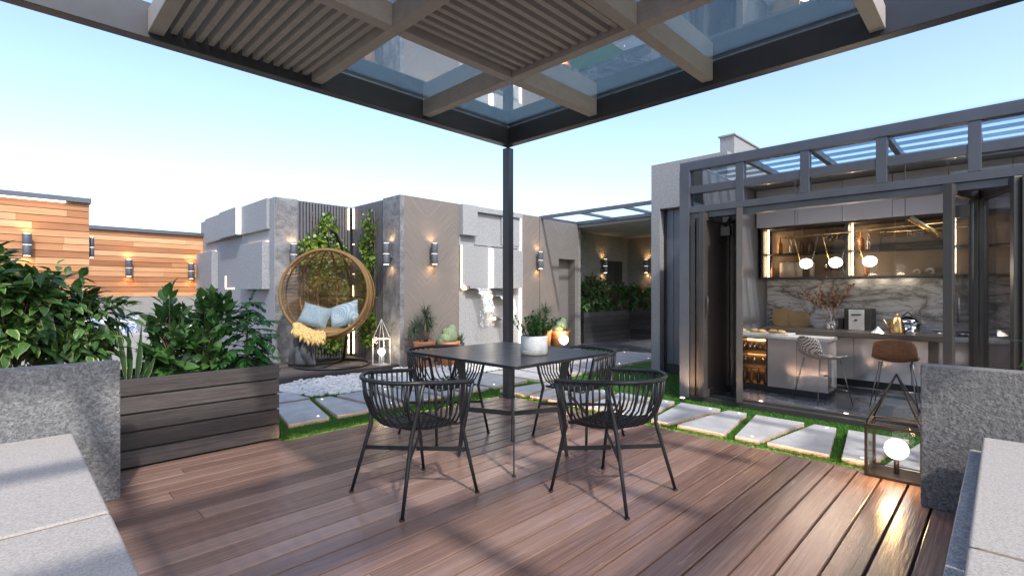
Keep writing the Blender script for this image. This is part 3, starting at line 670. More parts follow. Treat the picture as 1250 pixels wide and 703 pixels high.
for k, y in enumerate((2.24, 2.16, 2.08, 2.0)): bottle((6.30, y, .126), .62, (m_bott, m_amber)[k % 2], 'bottle standing on the bottom shelf of the lit wine cooler', 'bottles in the wine cooler')
for y in (2.22, 2.12, 2.02): goblet((6.28, y, .311), .62, 'wine glass standing on the middle shelf of the wine cooler', 'glasses standing in the wine cooler')
for y in (2.24, 2.18, 2.12, 2.06, 2.0): goblet((6.30, y, .53), .58, 'wine glass hanging upside down at the top of the wine cooler', 'glasses hanging in the wine cooler', True)

t = thing('bar_table', 'long dark timber bar top resting on the pale island', 'bar table', (6.7, 1.3, .05))
fr(6.45, 6.93, .40, 2.15, .702, .758, 'top', m_barwood, t); fr(6.62, 6.74, .47, .55, .051, .70, 'leg', m_barwood, t)
t = thing('base_cabinet', 'white gloss base cabinets along the marble wall', 'cabinet', (7.5, .5, .05))
fr(7.30, 7.75, YR, 2.43, .051, .13, 'plinth', m_dark, t)
ys = [2.43, 1.85, 1.30, .75, .2, -.35, -.9, YR]
for a, b in zip(ys, ys[1:]): fr(7.25, 7.75, b + .002, a - .002, .132, .655, 'door', m_gloss, t)
fr(7.22, 7.758, YR, 2.43, .657, .70, 'worktop', m_slab, t)
t = thing('wall_cabinet', 'pale grey upper cabinets above the lit display shelves', 'cabinet', (7.5, .5, 2.07))
ys2 = [2.44, 1.93, 1.43, .93, .43, -.07, -.6, YR]
for a, b in zip(ys2, ys2[1:]): fr(7.30, 7.775, b + .002, a - .002, 2.075, 2.585, 'door', m_upper, t)
t = thing('display_cabinet', 'bronze glass display shelves with warm light strips above the marble', 'display cabinet', (7.6, .5, 1.37))
fr(7.74, 7.777, YR, 2.41, 1.40, 2.07, 'back_panel', m_niche, t, 0); fr(7.36, 7.739, YR, 2.41, 1.372, 1.395, 'shelf', m_dark, t); fr(7.38, 7.735, YR, 2.41, 1.70, 1.712, 'shelf', m_dark, t); fr(7.36, 7.739, YR, 2.41, 2.05, 2.073, 'top_rail', m_dark, t)
for y in (2.40, 1.41, .44, -.55): fr(7.36, 7.738, y - .03, y + .0, 1.396, 2.049, 'divider', m_dark, t)
for y in (2.355, 1.365, .395): fr(7.50, 7.53, y - .012, y, 1.73, 2.04, 'led_strip', m_ledk, t, 0); fr(7.50, 7.53, y - .012, y, 1.41, 1.69, 'led_strip', m_ledk, t, 0)
for a, b in ((2.36, 1.90), (1.88, 1.42), (1.36, .92), (.90, .45)): MB().box(7.352, 7.357, b, a, 1.397, 2.048).build('glass_door', m_bronzeglass, t)
# things on the shelves
for y, z, s, m, l in ((2.22, 1.713, .95, m_amber, 'large amber bottle on the left end of the upper display shelf'), (2.08, 1.713, .8, m_clear, 'clear decanter second on the upper display shelf'), (1.96, 1.713, .9, m_bott, 'dark bottle before the seam of the left upper shelf'), (1.84, 1.713, .9, m_bott, 'dark bottle right of the seam on the left upper shelf'), (1.28, 1.713, .95, m_amber, 'amber bottle at the left end of the right upper shelf'), (1.20, 1.713, .8, m_clear, 'clear bottle beside the amber one on the right upper shelf'), (1.22, 1.397, .9, m_amber, 'brown bottle on the lower right display shelf'), (2.32, 1.397, .8, m_bott, 'dark flask at the left end of the lower display shelf')):
    bottle((7.58, y, z), s, m, l, 'bottles on the display shelves')
for y in (1.66, 1.60, 1.54, 1.48):
    goblet((7.58, y, 1.40), .9, 'wine glass standing on the lower left display shelf', 'glasses on the lower shelf'); goblet((7.58, y, 1.86), .9, 'wine glass hanging above the left upper display shelf', 'glasses hanging on the left', True)
for y in (.80, .74, .68): goblet((7.58, y, 1.86), .9, 'wine glass hanging above the right upper display shelf', 'glasses hanging on the right', True)
m_can = simple('white_canister', (.55, .53, .50), .1, 8, .5)
for y, w, l in ((2.12, .10, 'wide pale canister on the lower left shelf, left one'), (1.985, .045, 'narrow pale canister between the wide one and the seam'), (1.83, .035, 'small pale canister right of the shelf seam')):
    o = MB().lathe((7.58, y, 1.397), [(.001, 0), (w, 0), (w, .19), (w * .96, .20), (w * .2, .205), (w * .2, .22), (.001, .222)], 20).build('canister', m_can); rebase(tag(o, l, 'canister'), (7.58, y, 1.397))
for y, r, l in ((.72, .035, 'smaller shell ornament on the lower right shelf'), (.60, .042, 'larger shell ornament near the right divider')):
    mb = MB(); mb.tube([(7.56 + r * .5 * math.cos(a) * (1 - a / 9), y + r * math.cos(a * .9) * (1 - a / 9), 1.43 + r * math.sin(a) * (1 - a / 9)) for a in [i * .4 for i in range(16)]], [r * .55 * (1 - i / 18) for i in range(16)], 8)
    tag(mb.build('shell_ornament', m_can), l, 'ornament')
# worktop things
t = thing('coffee_machine', 'black and white coffee machine against the marble', 'coffee machine', (7.5, 1.3, .70))
cy = 1.31
fr(7.36, 7.66, cy - .17, cy + .11, .70, .99, 'body', m_black, t); fr(7.345, 7.359, cy - .10, cy + .06, .72, .98, 'front_panel', m_can, t); fr(7.335, 7.3445, cy - .07, cy + .03, .91, .925, 'slot', m_black, t); fr(7.335, 7.3445, cy - .03, cy - .0, .84, .86, 'spout', m_black, t); fr(7.28, 7.359, cy - .17, cy + .11, .70, .715, 'drip_tray', m_black, t)
fr(7.40, 7.6, cy + .13, cy + .20, .70, .86, 'water_tank', m_black, t)
def kettle(c, s, m, label):
    t = thing('kettle', label, 'kettle', c); MB().lathe(c, [(.001, 0), (.085*s, 0), (.088*s, .02*s), (.07*s, .12*s), (.045*s, .2*s), (.03*s, .22*s), (.001, .225*s)], 24).build('body', m, t)
    MB().ball((c[0], c[1], c[2] + .24*s), .014*s).build('lid_knob', m, t); MB().tube([(c[0], c[1] - .07*s, c[2] + .17*s), (c[0], c[1] - .13*s, c[2] + .17*s), (c[0], c[1] - .14*s, c[2] + .08*s), (c[0], c[1] - .08*s, c[2] + .03*s)], .008*s, 8).build('handle', m_black, t)
    MB().tube([(c[0], c[1] + .07*s, c[2] + .06*s), (c[0], c[1] + .12*s, c[2] + .12*s), (c[0], c[1] + .14*s, c[2] + .18*s)], [.014*s, .01*s, .007*s], 8).build('spout', m, t)
kettle((6.62, .80, .759), .82, m_brass, 'tall shiny brass kettle on the bar top')
t = thing('saucepan', 'round polished steel pot with domed lid behind the brass kettle', 'saucepan', (7.0, .75, .701)); c = (7.42, .80, .701)
BASES[t.name] = c; t.location = c
MB().lathe(c, [(.001, 0), (.13, 0), (.135, .02), (.135, .12)], 28).build('body', m_chrome, t); MB().lathe(c, [(.137, .121), (.11, .18), (.05, .215), (.001, .22)], 28).build('lid', m_chrome, t); MB().tube([(c[0], c[1] + .05, c[2] + .21), (c[0], c[1], c[2] + .26), (c[0], c[1] - .05, c[2] + .21)], .008, 8).build('handle', m_black, t)
mb = MB(); b = (6.58, .96, .759)
i = [mb.v((b[0] + x * .06, b[1] + y * .06, b[2])) for x, y in ((-1,-1),(1,-1),(1,1),(-1,1))] + [mb.v((b[0], b[1], b[2] + .075))]
mb.f((3,2,1,0)); [mb.f((k, (k+1) % 4, 4)) for k in range(4)]
rebase(tag(mb.build('pyramid_ornament', m_chrome, bevel=.002), 'small shiny metal pyramid left of the brass kettle', 'ornament'), b)
t = thing('hob', 'black cooktop with low pans at the right end of the worktop', 'hob', (7.5, .45, .70)); fr(7.33, 7.68, .15, .62, .701, .708, 'plate', m_black, t)
for y in (.30, .50): MB().cyl((7.5, y), .07, .709, .74).build('burner', m_chrome, t); MB().tube([(7.44, y - .08, .75), (7.44, y + .08, .75)], .006, 6).build('pan_support', m_black, t)
# vase with pampas
t = thing('glass_vase', 'clear glass vase of dry brown pampas stems on the bar top', 'vase', (6.75, 1.433, .759)); c = (6.75, 1.433, .759)
MB().lathe(c, [(.001, .002), (.05, .002), (.072, .05), (.07, .11), (.035, .16), (.038, .18)], 20, False).build('vase_body', m_clear, t)
m_pampas = simple('dry_pampas', (.105, .064, .046), .35, 40, .95); mb = MB()
for k in range(22):
    a = random.uniform(0, 6.28); l = random.uniform(.16, .30); d = Vector((math.cos(a) * .35, math.sin(a) * .45 + .12, 1)).normalized(); p0 = Vector(c) + Vector((0, 0, .05)); p1 = p0 + d * (.12 + l * .5); p2 = p1 + d * l * .6 + Vector((0, math.sin(a) * .07 + .03, -.01))
    mb.tube([p0, p1], .002, 4)
    for j in range(40):
        q = p1.lerp(p2, j / 26); e = (d + Vector((random.uniform(-1, 1), random.uniform(-1, 1), random.uniform(-.4, .6))) * .9).normalized(); mb.leaf(q, e, (0, .3, 1), random.uniform(.035, .06), .022, .3, 0, .5, 2)
mb.build('pampas_stems', m_pampas, t)
m_board = woodmat('board_wood', [(.3, (.20, .12, .055)), (.6, (.36, .24, .12)), (.8, (.46, .33, .18))], rough=(.5, .7), grain=(20, 3, 3), bump=.1)
for y, r, x, l in ((2.22, .15, 7.735, 'round wooden chopping board leaning on the marble, left one'), (2.02, .135, 7.715, 'second wooden chopping board leaning on the marble, overlapping the left one')):
    mb = MB(); pts = [(r * math.copysign(abs(math.cos(a)) ** .75, math.cos(a)), r * .87 * math.copysign(abs(math.sin(a)) ** .75, math.sin(a))) for a in [2 * math.pi * k / 28 for k in range(28)]]
    A = [mb.v((x - .012, y + p[0], .70 + r * .87 + p[1])) for p in pts]; B = [mb.v((x + .012, y + p[0], .70 + r * .87 + p[1])) for p in pts]; mb.f(A); mb.f(B[::-1])
    for k in range(28): mb.f((A[k-1], B[k-1], B[k], A[k]))
    o = mb.build('chopping_board', m_board, bevel=.003); rebase(tag(o, l, 'chopping board'), (x, y, .70))
t = thing('serving_tray', 'white serving tray on the left end of the island', 'tray', (6.3, 1.98, .70)); fr(6.18, 6.44, 1.72, 2.36, .701, .708, 'tray_base', m_can, t)
for a in ((6.18, 6.19, 1.72, 2.36), (6.43, 6.44, 1.72, 2.36), (6.191, 6.429, 1.72, 1.73), (6.191, 6.429, 2.35, 2.36)): fr(*a, .7085, .722, 'tray_rim', m_can, t)
m_bread = simple('bread_crust', (.42, .27, .13), .3, 20, .8, 0, .4, 60)
for k, (x, y, l) in enumerate(((6.27, 2.26, 'bread roll at the left end of the white tray'), (6.33, 2.14, 'bread roll second from left on the white tray'), (6.25, 2.03, 'bread roll in the middle of the white tray'), (6.34, 1.93, 'bread roll second from right on the white tray'), (6.28, 1.83, 'bread roll at the right end of the white tray'))):
    rebase(tag(MB().ball((x, y, .733), .045, .055, .027, 14, 8, .04).build('bread_roll', m_bread), l, 'bread roll', 'bread rolls on the tray'), (x, y, .709))
# stools
def stool(label, loc, rz, m_seat, group='bar stools'):
    t = thing('bar_stool', label, 'bar stool', loc, rz, group, False); mb = MB(); n = 11; rows = []
    prof = [(.17, .465, .17), (.12, .455, .185), (.04, .452, .19), (-.05, .455, .19), (-.12, .475, .19), (-.165, .53, .185), (-.185, .60, .18), (-.195, .665, .165), (-.198, .69, .13)]
    for x, z, w in prof:
        rows.append([])
        for j in range(n):
            u = j / (n - 1) * 2 - 1; lift = .035 * u * u; fwd = .045 * u * u if z > .5 else 0
            rows[-1].append(mb.v((x + fwd, u * w, z + (lift if z < .52 else .02 * u * u * -1))))
    for a, b in zip(rows, rows[1:]):
        for j in range(n - 1): mb.f((a[j], a[j+1], b[j+1], b[j]), True)
    o = mb.build('seat_shell', m_seat, t); s = o.modifiers.new('s', 'SOLIDIFY'); s.thickness = .022; s.offset = 0; s = o.modifiers.new('ss', 'SUBSURF'); s.levels = 1; s.render_levels = 1
    for sx in (1, -1):
        for sy in (1, -1): MB().tube([(sx * .11, sy * .12, .45), (sx * .19, sy * .19, .0)], [.0065, .005], 8).build('leg', m_chromeD, t)
    pts = [(.165 * a, .168 * b, .13) for a, b in ((1, 1), (1, -1), (-1, -1), (-1, 1))]
    MB().tube([pts[0], pts[1]], .006, 6).build('footrest', m_chromeD, t)
m_chromeD = simple('stool_leg_metal', (.22, .20, .19), .1, 10, .3, .8)
tt = NT('houndstooth'); ck = tt.add('ShaderNodeTexChecker'); ck.inputs['Scale'].default_value = 85; ck.inputs['Color1'].default_value = (.62, .60, .58, 1); ck.inputs['Color2'].default_value = (.02, .02, .022, 1); tt.link(tt.coord((1, 1, .7), (R(20), R(12), R(45))), ck.inputs['Vector']); tt.link(ck.outputs[0], tt.p.inputs['Base Color']); tt.set(Roughness=.9); m_hound = tt.m
m_tan = simple('brown_suede', (.17, .085, .045), .25, 30, .85, 0, .3, 160)
stool('black and white checked bar stool at the end of the island', (6.02, 1.36, .05), R(-40), m_hound); stool('brown upholstered bar stool facing the bar top, back to the deck', (6.26, .77, .05), R(2), m_tan)
# chandelier
t = thing('pendant_chandelier', 'brass linear pendant lamp with three lit globes over the bar', 'pendant lamp', (6.3, 1, 2.59)); X = 6.3
MB().tube([(X, 1.80, 1.815), (X, .30, 1.86)], .008, 8).build('rail', m_brass, t); MB().tube([(X, .9, 1.81), (X, .15, 1.80)], .006, 8).build('rail', m_brass, t)
for y in (1.69, .70): MB().tube([(X, y, 1.83), (X, y, 2.594)], .003, 6).build('cord', m_steel, t)
for y in (1.576, 1.293, .989):
    for dy in (.13, -.12): MB().tube([(X, y + dy, 1.832), (X, y + dy * .45, 1.53)], .0045, 6).build('arm', m_brass if dy > 0 else m_steel, t)
    g = MB().ball((X, y, 1.515), .064, .064, .055, 20, 12).build('globe', m_globe, t); mb = MB(); mb.tube([(X + .068 * math.cos(a), y + .068 * math.sin(a), 1.505) for a in [k * .2618 for k in range(24)]], .005, 5, True); mb.build('ring', m_steel, g)
    light('POINT', 'globe_light', (X, y, 1.40), 4, (1, .82, .6), t, size=.06)
MB().tube([(X, .66, 1.93), (X, .44, 1.74)], .026, 12).build('spot_tube', m_brass, t)
# ================================================================== DINING TABLE
c = (2.62, 2.60, 0)
t = thing('dining_table', 'square black metal dining table with thin flat legs on the deck', 'table', c)
def rrect(x0, x1, y0, y1, r, n=5):
    p = []
    for cx, cy, a0 in ((x1 - r, y1 - r, 0), (x0 + r, y1 - r, 90), (x0 + r, y0 + r, 180), (x1 - r, y0 + r, 270)):
        for k in range(n + 1): a = R(a0 + 90 * k / n); p.append((cx + r * math.cos(a), cy + r * math.sin(a)))
    return p
MB().prism(rrect(2.125, 3.125, 2.06, 3.17, .03), .736, .756).build('tabletop', m_tabletop, t, bevel=.003)
ctr = Vector((2.60, 2.55, 0))
for sx, sy in ((-1, -1), (-1, 1), (1, 1), (1, -1)):
    foot = ctr + Vector((sx * .275, sy * .28, 0)); d = Vector((sx, sy, 0)).normalized(); n = Vector((-d.y, d.x, 0)) * .005; mb = MB()
    prof = [(.0, .012, .0), (.012, .012, .0), (.013, .012, -.0), (.22, .020, -.03), (.33, .034, -.036), (.37, .034, -.036), (.50, .024, -.04), (.735, .034, .0)]
    rows = []
    for z, w, off in prof:
        q = foot + d * off + Vector((0, 0, z)); rows.append([mb.v(q - d * w + n), mb.v(q + d * w + n), mb.v(q + d * w - n), mb.v(q - d * w - n)])
    for a, b in zip(rows, rows[1:]):
        for k in range(4): mb.f((a[k], a[(k+1) % 4], b[(k+1) % 4], b[k]))
    mb.f(rows[0][::-1]); mb.f(rows[-1]); mb.cyl((foot.x, foot.y), .014, 0, .006, 10)
    mb.build('leg', m_black, t)
    a = foot - d * .06 + Vector((0, 0, .345)); MB().bar(ctr + d * .012 + Vector((0, 0, .315)), a, .034, .009).build('stretcher', m_black, t)
# ================================================================== CHAIRS
def make_chair(label):
    t = thing('dining_chair', label, 'chair', (0, 0, 0), 0, 'wire bucket chairs round the table', False)
    # rim: from right front arm round the back
    def rim(u):      # u in [-1,1]
        s = abs(u); sg_ = 1 if u > 0 else -1
        if s < .36: a = s / .36 * R(62); return Vector((-.03 - .27 * math.cos(a), sg_ * .30 * math.sin(a) / math.sin(R(62)) * .88, .705 - .0 * s))
        q = (s - .36) / .64; return Vector((-.03 - .27 * math.cos(R(62)) + q * .36, sg_ * (.264 + .036 * math.sin(q * math.pi * .6)), .705 - .03 * q))
    MB().tube([rim(k / 24) for k in range(-24, 25)], .0125, 8).build('rim', m_black, t)
    mb = MB(); r = .0062
    for x in [-.13 + .04 * k for k in range(8)]:            # cross rods, arm to arm
        q = (x + .155) / .36; y0 = .264 + .036 * math.sin(max(0, q) * math.pi * .6); zt = .705 - .03 * max(0, q); xb = .02 + (x - .02) * .82
        half = [(x, y0, zt), (x * .98, y0 * .985, .60), (xb, y0 * .93, .50), (xb, y0 * .80, .445), (xb, y0 * .60, .422), (xb, y0 * .3, .412), (xb, 0, .410)]
        mb.tube([Vector(p) for p in half] + [Vector((p[0], -p[1], p[2])) for p in half[-2::-1]], r, 6)
    for y in [-.20 + .05 * k for k in range(9)]:             # back rods running forward
        a = math.asin(min(.97, abs(y) / .27)); xb = -.03 - .27 * math.cos(a)
        mb.tube([(xb, y * 1.05, .705), (xb + .01, y * 1.03, .60), (xb + .045, y * .97, .50), (xb + .10, y * .92, .44), (xb + .17, y * .9, .42), (.02, y * .9, .414), (.15, y * .9, .414), (.185, y * .9, .408)], r, 6)
    for sy in (1, -1):
        for u in (.30, .37): p = rim(sy * u); mb.tube([p, p * .97 + Vector((0, 0, -.10)), Vector((p.x * .86, p.y * .9, .50)), Vector((p.x * .7, p.y * .78, .44)), Vector((p.x * .5, p.y * .6, .42)), Vector((0, p.y * .5, .414))], r, 6)
    mb.tube([(.19, -.19, .413), (.19, .19, .413)], .008, 6)
    mb.build('wire_seat', m_black, t)
    for sx in (1, -1):
        for sy in (1, -1):
            p = rim(sy * (1 if sx > 0 else .42)); k = Vector((sx * .185, sy * .225, .40)) if sx > 0 else Vector((-.165, sy * .215, .40))
            f = Vector((sx * .262, sy * .272, 0)); q = MB(); q.tube([f + Vector((0, 0, .004)), f.lerp(k, .5), k, k.lerp(p, .5) + Vector((sx * .004, 0, -.01)), p], [.0095, .011, .0125, .012, .012], 8); q.cyl((f.x, f.y), .015, 0, .008, 12); q.build('leg', m_black, t)
            h = f.lerp(k, .66); MB().bar((sx * .01, sy * .01, .262), h, .024, .01).build('stretcher', m_black, t)
    return t
ch = make_chair('wire chair on the near left side of the table, back towards the left bench')
ch.location = (1.725, 2.52, 0)
for loc, rz, l in (((2.58, 1.68, 0), 90, 'wire chair on the near right side of the table, back towards the right bench'), ((2.62, 3.39, 0), -90, 'wire chair on the far left side, partly behind the table, towards the egg chair'), ((3.36, 2.53, 0), 180, 'wire chair on the far right side, partly behind the table, towards the glass kitchen')):
    k = copy_tree(ch); k.location = loc; k.rotation_euler = (0, 0, R(rz)); k['label'] = l
# ================================================================== PLANT HELPERS
def rnd(a, b): return random.uniform(a, b)
def rdir(up=0):
    while True:
        d = Vector((rnd(-1, 1), rnd(-1, 1), rnd(-1, 1)))
        if .1 < d.length < 1: d.normalize(); d.z += up; return d.normalized()
def shrub(name, label, base, ell, nleaf, L, W, mat, group=None, droop=.35, hang=.5, cat='plant', stems=7, spikes=0):
    """ell: list of (centre, radii) clumps the twigs fill"""
    t = thing(name, label, cat, base); lf = MB(); st = MB(); B = Vector(base)
    tot = sum(r[0] * r[1] * r[2] for _, r in ell) ; tips = []
    for c, r in ell:
        c = Vector(c); n = max(3, int(nleaf * r[0] * r[1] * r[2] / tot / 9))
        for _ in range(n):
            d = rdir(.25); s = rnd(.35, 1.0) ** .5; p = c + Vector((d.x * r[0], d.y * r[1], d.z * r[2])) * s
            b0 = B + Vector((rnd(-.05, .036), rnd(-.05, .036), 0)); mid = b0.lerp(p, .55) + Vector((0, 0, .1 * (p - b0).length)); tips.append((b0, mid, p))
            tw = (p - mid).normalized()
            for j in range(9):
                q = mid.lerp(p, .45 + .6 * (j + 1) / 9) + rdir() * L * .25; out = (q - c); out = out.normalized() if out.length > .01 else rdir()
                d2 = (tw * .35 + out * .55 + rdir() * .55 + Vector((0, 0, -hang))).normalized(); up = (Vector((0, 0, 1)) + out * .6 + rdir() * .4)
                k = rnd(.65, 1.15); lf.leaf(q, d2, up, L * k, W * k, droop * rnd(.5, 1.4), .28, rnd(0, 1), 3)
    random.shuffle(tips)
    for b0, m, p in tips[:stems * 6]: st.tube([b0, m, p], [.007, .005, .002], 5)
    for _ in range(spikes): pass
    st.build('stem', m_bark, t); lf.build('foliage', mat, t); return t
# ficus behind the left low wall
shrub('ficus_shrub', 'big variegated ficus shrub behind the left low wall', (.05, 4.5, .56),
      [((-.12, 4.45, 1.13), (.34, .22, .30)), ((.22, 4.48, 1.10), (.26, .22, .27)), ((.45, 4.45, 1.02), (.18, .16, .20)), ((.0, 4.4, .86), (.42, .2, .20)), ((.40, 4.38, .80), (.17, .14, .16)), ((-.5, 4.5, 1.036), (.35, .25, .35)), ((-.05, 4.5, 1.36), (.2, .14, .10))], 3600, .118, .057, l_ficus, None, .4, .55, 'shrub', 10)
# sword-leaf plant
t = thing('snake_plant', 'yellow-edged sword-leaved snake plant in the timber planter beside the ficus', 'plant', (.66, 4.40, .56)); mb = MB()
for x, y, h, ax, ay, w in ((.60, 4.38, .56, -.10, .0, .036), (.655, 4.37, .44, .10, .0, .036), (.70, 4.42, .32, .22, .1, .036), (.56, 4.40, .38, -.28, 0, .036), (.69, 4.36, .22, .42, -.1, .036), (.63, 4.43, .46, .0, .12, .036), (.52, 4.36, .24, -.5, -.1, .045)):
    mb.leaf((x, y, .555), (ax, ay, 1), (.25, -1, .1), h, w * 1.15, .12, .3, rnd(.3, .8), 8, .6, .35)
mb.build('sword_leaves', l_snake, t)
def fig(label, bx, by, h):
    return shrub('fiddle_leaf_fig', label, (bx, by, .56), [((bx, by, .56 + h * .40), (.15, .13, h * .42)), ((bx + rnd(-.03, .03), by, .56 + h * .72), (.11, .10, h * .28)), ((bx - .05, by - .05, .56 + h * .25), (.13, .10, h * .22))], 330, .135, .066, l_fig, 'fiddle-leaf figs in the planter', .35, -.45, 'plant', 6)
fig('fiddle-leaf fig nearer the sword-leaved plant in the timber planter', .905, 4.52, .66); fig('fiddle-leaf fig next to the feathery fern-leaved plant', 1.16, 4.55, .64)
# feathery plant
t = thing('feather_leaf_plant', 'feathery compound-leaved plant at the right end of the timber planter', 'plant', (1.42, 4.52, .56)); st = MB(); lf = MB(); B = Vector((1.42, 4.52, .56))
for k in range(72):
    f = random.random(); h0 = .03 + .48 * f; a = rnd(0, 6.28); el = rnd(.1, .7) + .35 * f; l = rnd(.17, .31) * (1 - .2 * f); d = Vector((math.cos(a), math.sin(a) * .8, el)).normalized(); p0 = B + Vector((rnd(-.07, .07) * f, rnd(-.05, .05) * f, h0)); sag = rnd(.3, .75)
    if k == 0: d = Vector((.25, -.1, 1)).normalized(); h0 = .50; p0 = B + Vector((0, 0, .47)); l = .27; sag = .3
    pts = [p0 + d * l * q + Vector((0, 0, -sag * l * q * q)) for q in [j / 7 for j in range(8)]]; st.tube(pts, [.003] * 4 + [.002] * 4, 4)
    for j in range(2, 8):
        dd = (pts[j] - pts[j-1]).normalized(); sd_ = dd.cross(Vector((0, 0, 1))).normalized()
        for sg2 in (1, -1): lf.leaf(pts[j], dd * rnd(.5, .9) + sd_ * sg2 + Vector((0, 0, rnd(-.35, .05))), (0, 0, 1), rnd(.065, .09) * (1 - .25 * abs(j - 5) / 4), .036, .45, .2, rnd(0, 1), 3)
st.tube([B, B + Vector((.01, .0, .3)), B + Vector((0, 0, .54))], [.010, .008, .004], 6); st.build('stem', m_bark, t); lf.build('foliage', l_fern, t)
# alcove shrubs
shrub('laurel_shrub', 'pale spotted shrub at the left end of the black alcove planter', (9.75, 6.93, .68), [((9.75, 6.9, 1.15), (.50, .16, .46)), ((9.55, 6.85, .95), (.35, .15, .25)), ((10.15, 6.92, 1.1), (.35, .16, .42))], 900, .15, .065, l_nook, 'shrubs in the alcove planter', .4, .3, 'shrub')
shrub('laurel_shrub', 'dark shrub in the inner corner of the black alcove planter', (10.8, 6.9, .68), [((10.75, 6.9, 1.036), (.5, .17, .38)), ((11.3, 6.75, 1.036), (.3, .3, .36))], 700, .15, .065, l_fig, 'shrubs in the alcove planter', .4, .3, 'shrub')
shrub('laurel_shrub', 'green shrub under the right wall lamp of the alcove, half hidden by the pier', (11.35, 6.1, .68), [((11.35, 6.15, 1.0), (.2, .4, .36)), ((11.2, 5.5, .8), (.25, .4, .35))], 700, .15, .06, l_pot, 'shrubs in the alcove planter', .4, .3, 'shrub')
t = thing('grass_tuft', 'tuft of long grass spilling over the left end of the black alcove planter', 'plant', (9.35, 6.85, .68)); mb = MB()
for _ in range(170): a = rnd(0, 6.28); mb.leaf((9.35 + rnd(-.15, .3), 6.85 + rnd(-.07, .1), .68), (math.cos(a) * .6, math.sin(a) * .6 - .15, 1), (math.cos(a), math.sin(a), .3), rnd(.15, .36), .012, .9, .2, rnd(.2, 1), 4)
mb.build('grass_blades', l_pot, t)
shrub('laurel_shrub', 'leafy plant behind the right low wall at the edge of the photo', (4.35, -.18, 0), [((4.32, -.22, .82), (.14, .16, .18)), ((4.3, -.34, .5), (.2, .22, .3))], 200, .12, .05, l_pot, None, .3, .1, 'shrub')
# table pot
c = (2.651, 2.387, .756)
t = thing('plant_pot', 'round pale concrete pot with a dark base band on the table', 'pot', c)
MB().lathe(c, [(.094, .034), (.096, .038), (.097, .128), (.094, .132), (.085, .132), (.083, .115)], 40, False).build('pot_body', m_potcon, t); MB().lathe(c, [(.001, 0), (.092, 0), (.095, .004), (.0965, .0335), (.0945, .0339)], 40, False).build('base_band', m_potband, t); MB().cyl((c[0], c[1]), .0845, c[2] + .05, c[2] + .115, 32).build('soil', m_soil, t)
t = thing('leafy_plant', 'bushy bright green leafy plant growing in the table pot', 'plant', (c[0], c[1], c[2] + .116)); lf = MB(); st = MB()
for k in range(46):
    a = rnd(0, 6.28); rr = math.sqrt(random.random()); b = Vector((c[0] + .06 * rr * math.cos(a), c[1] + .06 * rr * math.sin(a), c[2] + .11)); d = Vector((math.cos(a) * rr * 1.0, math.sin(a) * rr * 1.0, 1)).normalized(); l = rnd(.10, .19); tip = b + d * l; st.tube([b, b.lerp(tip, .5) + rdir() * .006, tip], [.003, .0025, .0015], 4)
    for j in range(11):
        f = .25 + .75 * (j + 1) / 11; aa = j * 2.4 + k; o = Vector((math.cos(aa), math.sin(aa), .75)); lf.leaf(b.lerp(tip, f), o, (0, 0, 1), rnd(.032, .046), .017, .2, .25, rnd(0, 1), 3)
st.build('stem', l_pot, t); lf.build('foliage', l_pot, t)
# pots by the feature wall
def tpot(label, c, r, h, rt=None): 
    rt = rt or r * 1.05
    o = MB().lathe(c, [(.001, 0), (r * .82, 0), (r, h * .9), (rt, h * .91), (rt, h), (r * .9, h), (r * .88, h * .9), (.001, h * .88)], 28, False).build('terracotta_pot', m_terra); return rebase(tag(o, label, 'pot', 'terracotta pots by the wall'), c)
def yucca(label, c, heads):
    t = thing('yucca', label, 'plant', c, 0, 'spiky yuccas'); st = MB(); lf = MB(); B = Vector(c)
    for dx, dy, h, r, n in heads:
        top = B + Vector((dx, dy, h)); st.tube([B + Vector((dx * .4, dy * .4, 0)), B.lerp(top, .5), top], [.022, .018, .016], 8)
        for _ in range(n): d = rdir(.25); lf.leaf(top + Vector((0, 0, rnd(-.06, .08))), d, (0, 0, 1), r * rnd(.7, 1.1), .012, .35, .2, rnd(0, 1), 3)
    st.build('trunk', m_bark, t); lf.build('spiky_leaves', l_spike, t)
tpot('terracotta pot under the yucca by the left chevron panel', (4.56, 6.38, 0), .16, .44); yucca('three-headed spiky yucca in the left terracotta pot', (4.56, 6.38, .39), [(.02, 0, .40, .26, 170), (-.18, .02, .24, .24, 150), (.12, .03, .30, .22, 120)])
def cactus(label, c, lobes):
    t = thing('cactus', label, 'cactus', c, 0, 'ribbed cactus clumps'); 
    for dx, dy, z, r, h in lobes:
        mb = MB(); n = 48; rows = []
        for k in range(11):
            th = math.pi * (k + .02) / 10.04; rows.append([mb.v((c[0] + dx + r * math.sin(th) * (1 + .09 * math.cos(16 * 2 * math.pi * j / n)) * math.cos(2 * math.pi * j / n), c[1] + dy + r * math.sin(th) * (1 + .09 * math.cos(16 * 2 * math.pi * j / n)) * math.sin(2 * math.pi * j / n), c[2] + z + h * math.cos(th))) for j in range(n)])
        for a, b in zip(rows, rows[1:]):
            for j in range(n): mb.f((a[j], b[j], b[(j+1) % n], a[(j+1) % n]), True)
        mb.build('lobe', m_cactus, t)
tpot('terracotta pot under the pale cactus, left of the water feature', (4.97, 6.33, 0), .19, .41); cactus('pale green ribbed cactus clump left of the water feature', (4.97, 6.33, .37), [(.04, 0, .12, .12, .14), (.10, .02, .22, .07, .08), (-.06, -.02, .08, .10, .09), (-.14, 0, .03, .07, .07), (-.01, .03, .18, .06, .07)])
o = MB().lathe((5.27, 6.40, 0), [(.001, 0), (.07, 0), (.085, .36), (.075, .36), (.07, .33), (.001, .33)], 24, False).build('dark_pot', m_steel); rebase(tag(o, 'slim dark pot beside the left cactus pot', 'pot'), (5.27, 6.40, 0))
